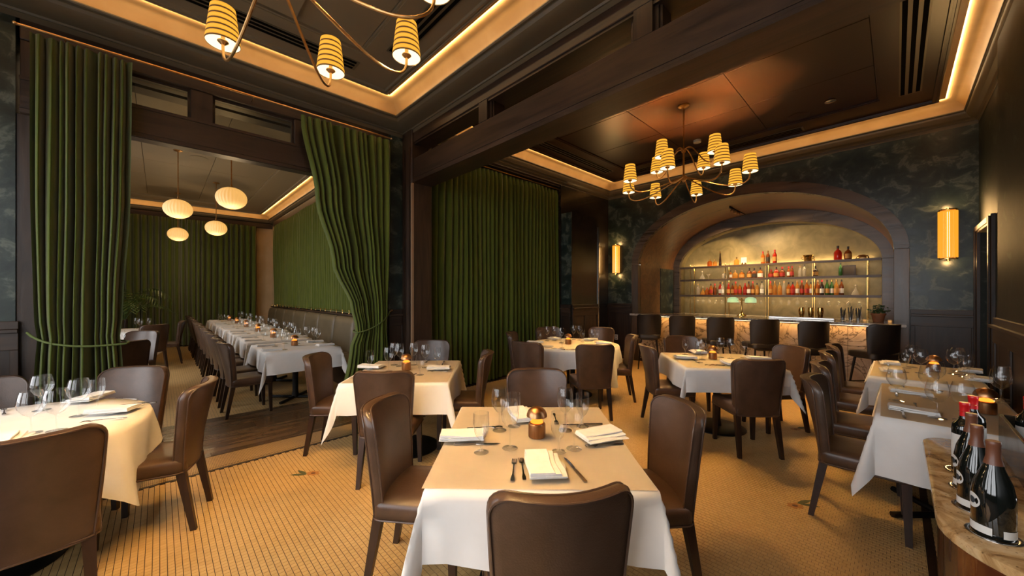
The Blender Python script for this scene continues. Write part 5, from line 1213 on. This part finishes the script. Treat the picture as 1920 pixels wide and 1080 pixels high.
def wine_bottle(kind):
    t = thing('wine_bottle', 'x', 'wine bottle')
    if kind == 'burg': P = [(0, .001), (.044, 0), (.0465, .004), (.0465, .130), (.040, .17), (.024, .215), (.0155, .25), (.0145, .268), (.0145, .300), (0, .300)]; z0 = .228
    else: P = [(0, .001), (.036, 0), (.0385, .004), (.0385, .185), (.036, .205), (.022, .222), (.0150, .238), (.0142, .260), (.0142, .300), (0, .300)]; z0 = .243
    bm = B(); lathe(bm, P, 28); obj('glass_body', bm, m_bottle, t, True, 50)
    rr_ = lambda z: [a + (b - a) * (z - za) / (zb - za) for (a, za), (b, zb) in zip(P, P[1:]) if zb > za and za <= z <= zb][0] + .0008
    bm = B(); lathe(bm, [(rr_(z0), z0), (rr_(z0 + .025), z0 + .025), (.0158, .288), (.0166, .2895), (.0166, .299), (.0150, .302), (0, .302)], 20); obj('capsule', bm, m_brownfoil if kind == 'burg' else m_red, t)
    R0 = P[3][0] + .0008
    if kind == 'burg':
        bm = B(); lathe(bm, [(R0, .012), (R0, .036)], 20, a0=PI * .15, a1=PI * .95); obj('label', bm, m_label, t)
        bm = B(); lathe(bm, [(R0, .012), (R0, .036)], 10, a0=PI * 1.1, a1=PI * 1.42); obj('label', bm, m_label, t)
        bm = B(); c = []; 
        def rd(r, a): 
            z = .105 + r * math.sin(a); th = PI * .62 + r * math.cos(a) / R0; return (R0 * math.cos(th), R0 * math.sin(th), z)
        for r0, r1, mm, nm in ((.0, .024, m_label, 'round_label'), (.0, .011, m_labeldark, 'emblem')):
            bm = B(); k_ = 1.0 if nm == 'round_label' else 1.012; cv = bm.verts.new([q * (k_ if i < 2 else 1) for i, q in enumerate(rd(0, 0))]); rg = [bm.verts.new([q * (k_ if i < 2 else 1) for i, q in enumerate(rd(r1, 2 * PI * j / 20))]) for j in range(20)]
            for j in range(20): bm.faces.new((cv, rg[j], rg[(j + 1) % 20]))
            obj(nm, bm, mm, t)
    else:
        bm = B(); lathe(bm, [(R0, .06), (R0, .165)], 20, a0=PI * .55, a1=PI * 1.35); obj('label', bm, m_label, t)
        bm = B(); tube(bm, [(.0164 * math.cos(a), .0164 * math.sin(a), .262) for a in [2 * PI * k / 16 for k in range(16)]], .0006, 4, closed=True); obj('foil_band', bm, m_gold_metal, t)
    return Proto(t)
BU, BX = wine_bottle('burg'), wine_bottle('bord')
labs = ['nearest wine bottle with brown capsule at bottom right', 'second brown capsule wine bottle with round label', 'third brown capsule wine bottle in the counter row', 'red capsule wine bottle with pale label at the end of the row', 'red capsule wine bottle behind the front row', 'red capsule wine bottle standing in the dark caddy']
for (pr, x, y, rz), lab in zip(((BU, 1.935, -.215, .0), (BU, 2.125, -.20, -.1), (BU, 2.32, -.205, -.15), (BX, 2.53, -.205, .1), (BX, 2.72, -.245, .2), (BX, 2.88, -.42, 0)), labs):
    pr.put((x, y, WZ + .001), rz, lab, 'wine bottles on the granite counter')
for k, (x, y) in enumerate(((1.935, -.215), (2.125, -.20), (2.32, -.205), (2.53, -.205), (2.72, -.245))):
    bm = B(); R_ = .054; lathe(bm, [(R_ - .006, .0), (R_ + .006, .0), (R_ + .006, .0025), (R_, .004), (R_ - .006, .0025), (R_ - .006, 0)], 28)
    tag(obj('bottle_ring', bm, m_steel, None, loc=(x, y, WZ + .0003)), 'steel ring set in the granite around the %s bottle of the row' % ORD[k], 'ring', 'bottle rings')
cd = thing('bottle_caddy', 'open dark lacquered caddy at the right edge of the granite counter', 'caddy', (2.67, -.49, WZ + .0005))
for q in ((-.34, .34, .125, .14, 0, .18), (-.34, .34, -.20, -.185, 0, .18), (-.34, -.325, -.185, .125, 0, .18), (.325, .34, -.185, .125, 0, .18)):
    bm = B(); bevbox(bm, *q, .003); obj('side_board', bm, m_lacquer, cd, False)
bm = B(); box(bm, -.325, .325, -.185, .125, 0, .0004); obj('bottom_board', bm, m_lacquer, cd, False)
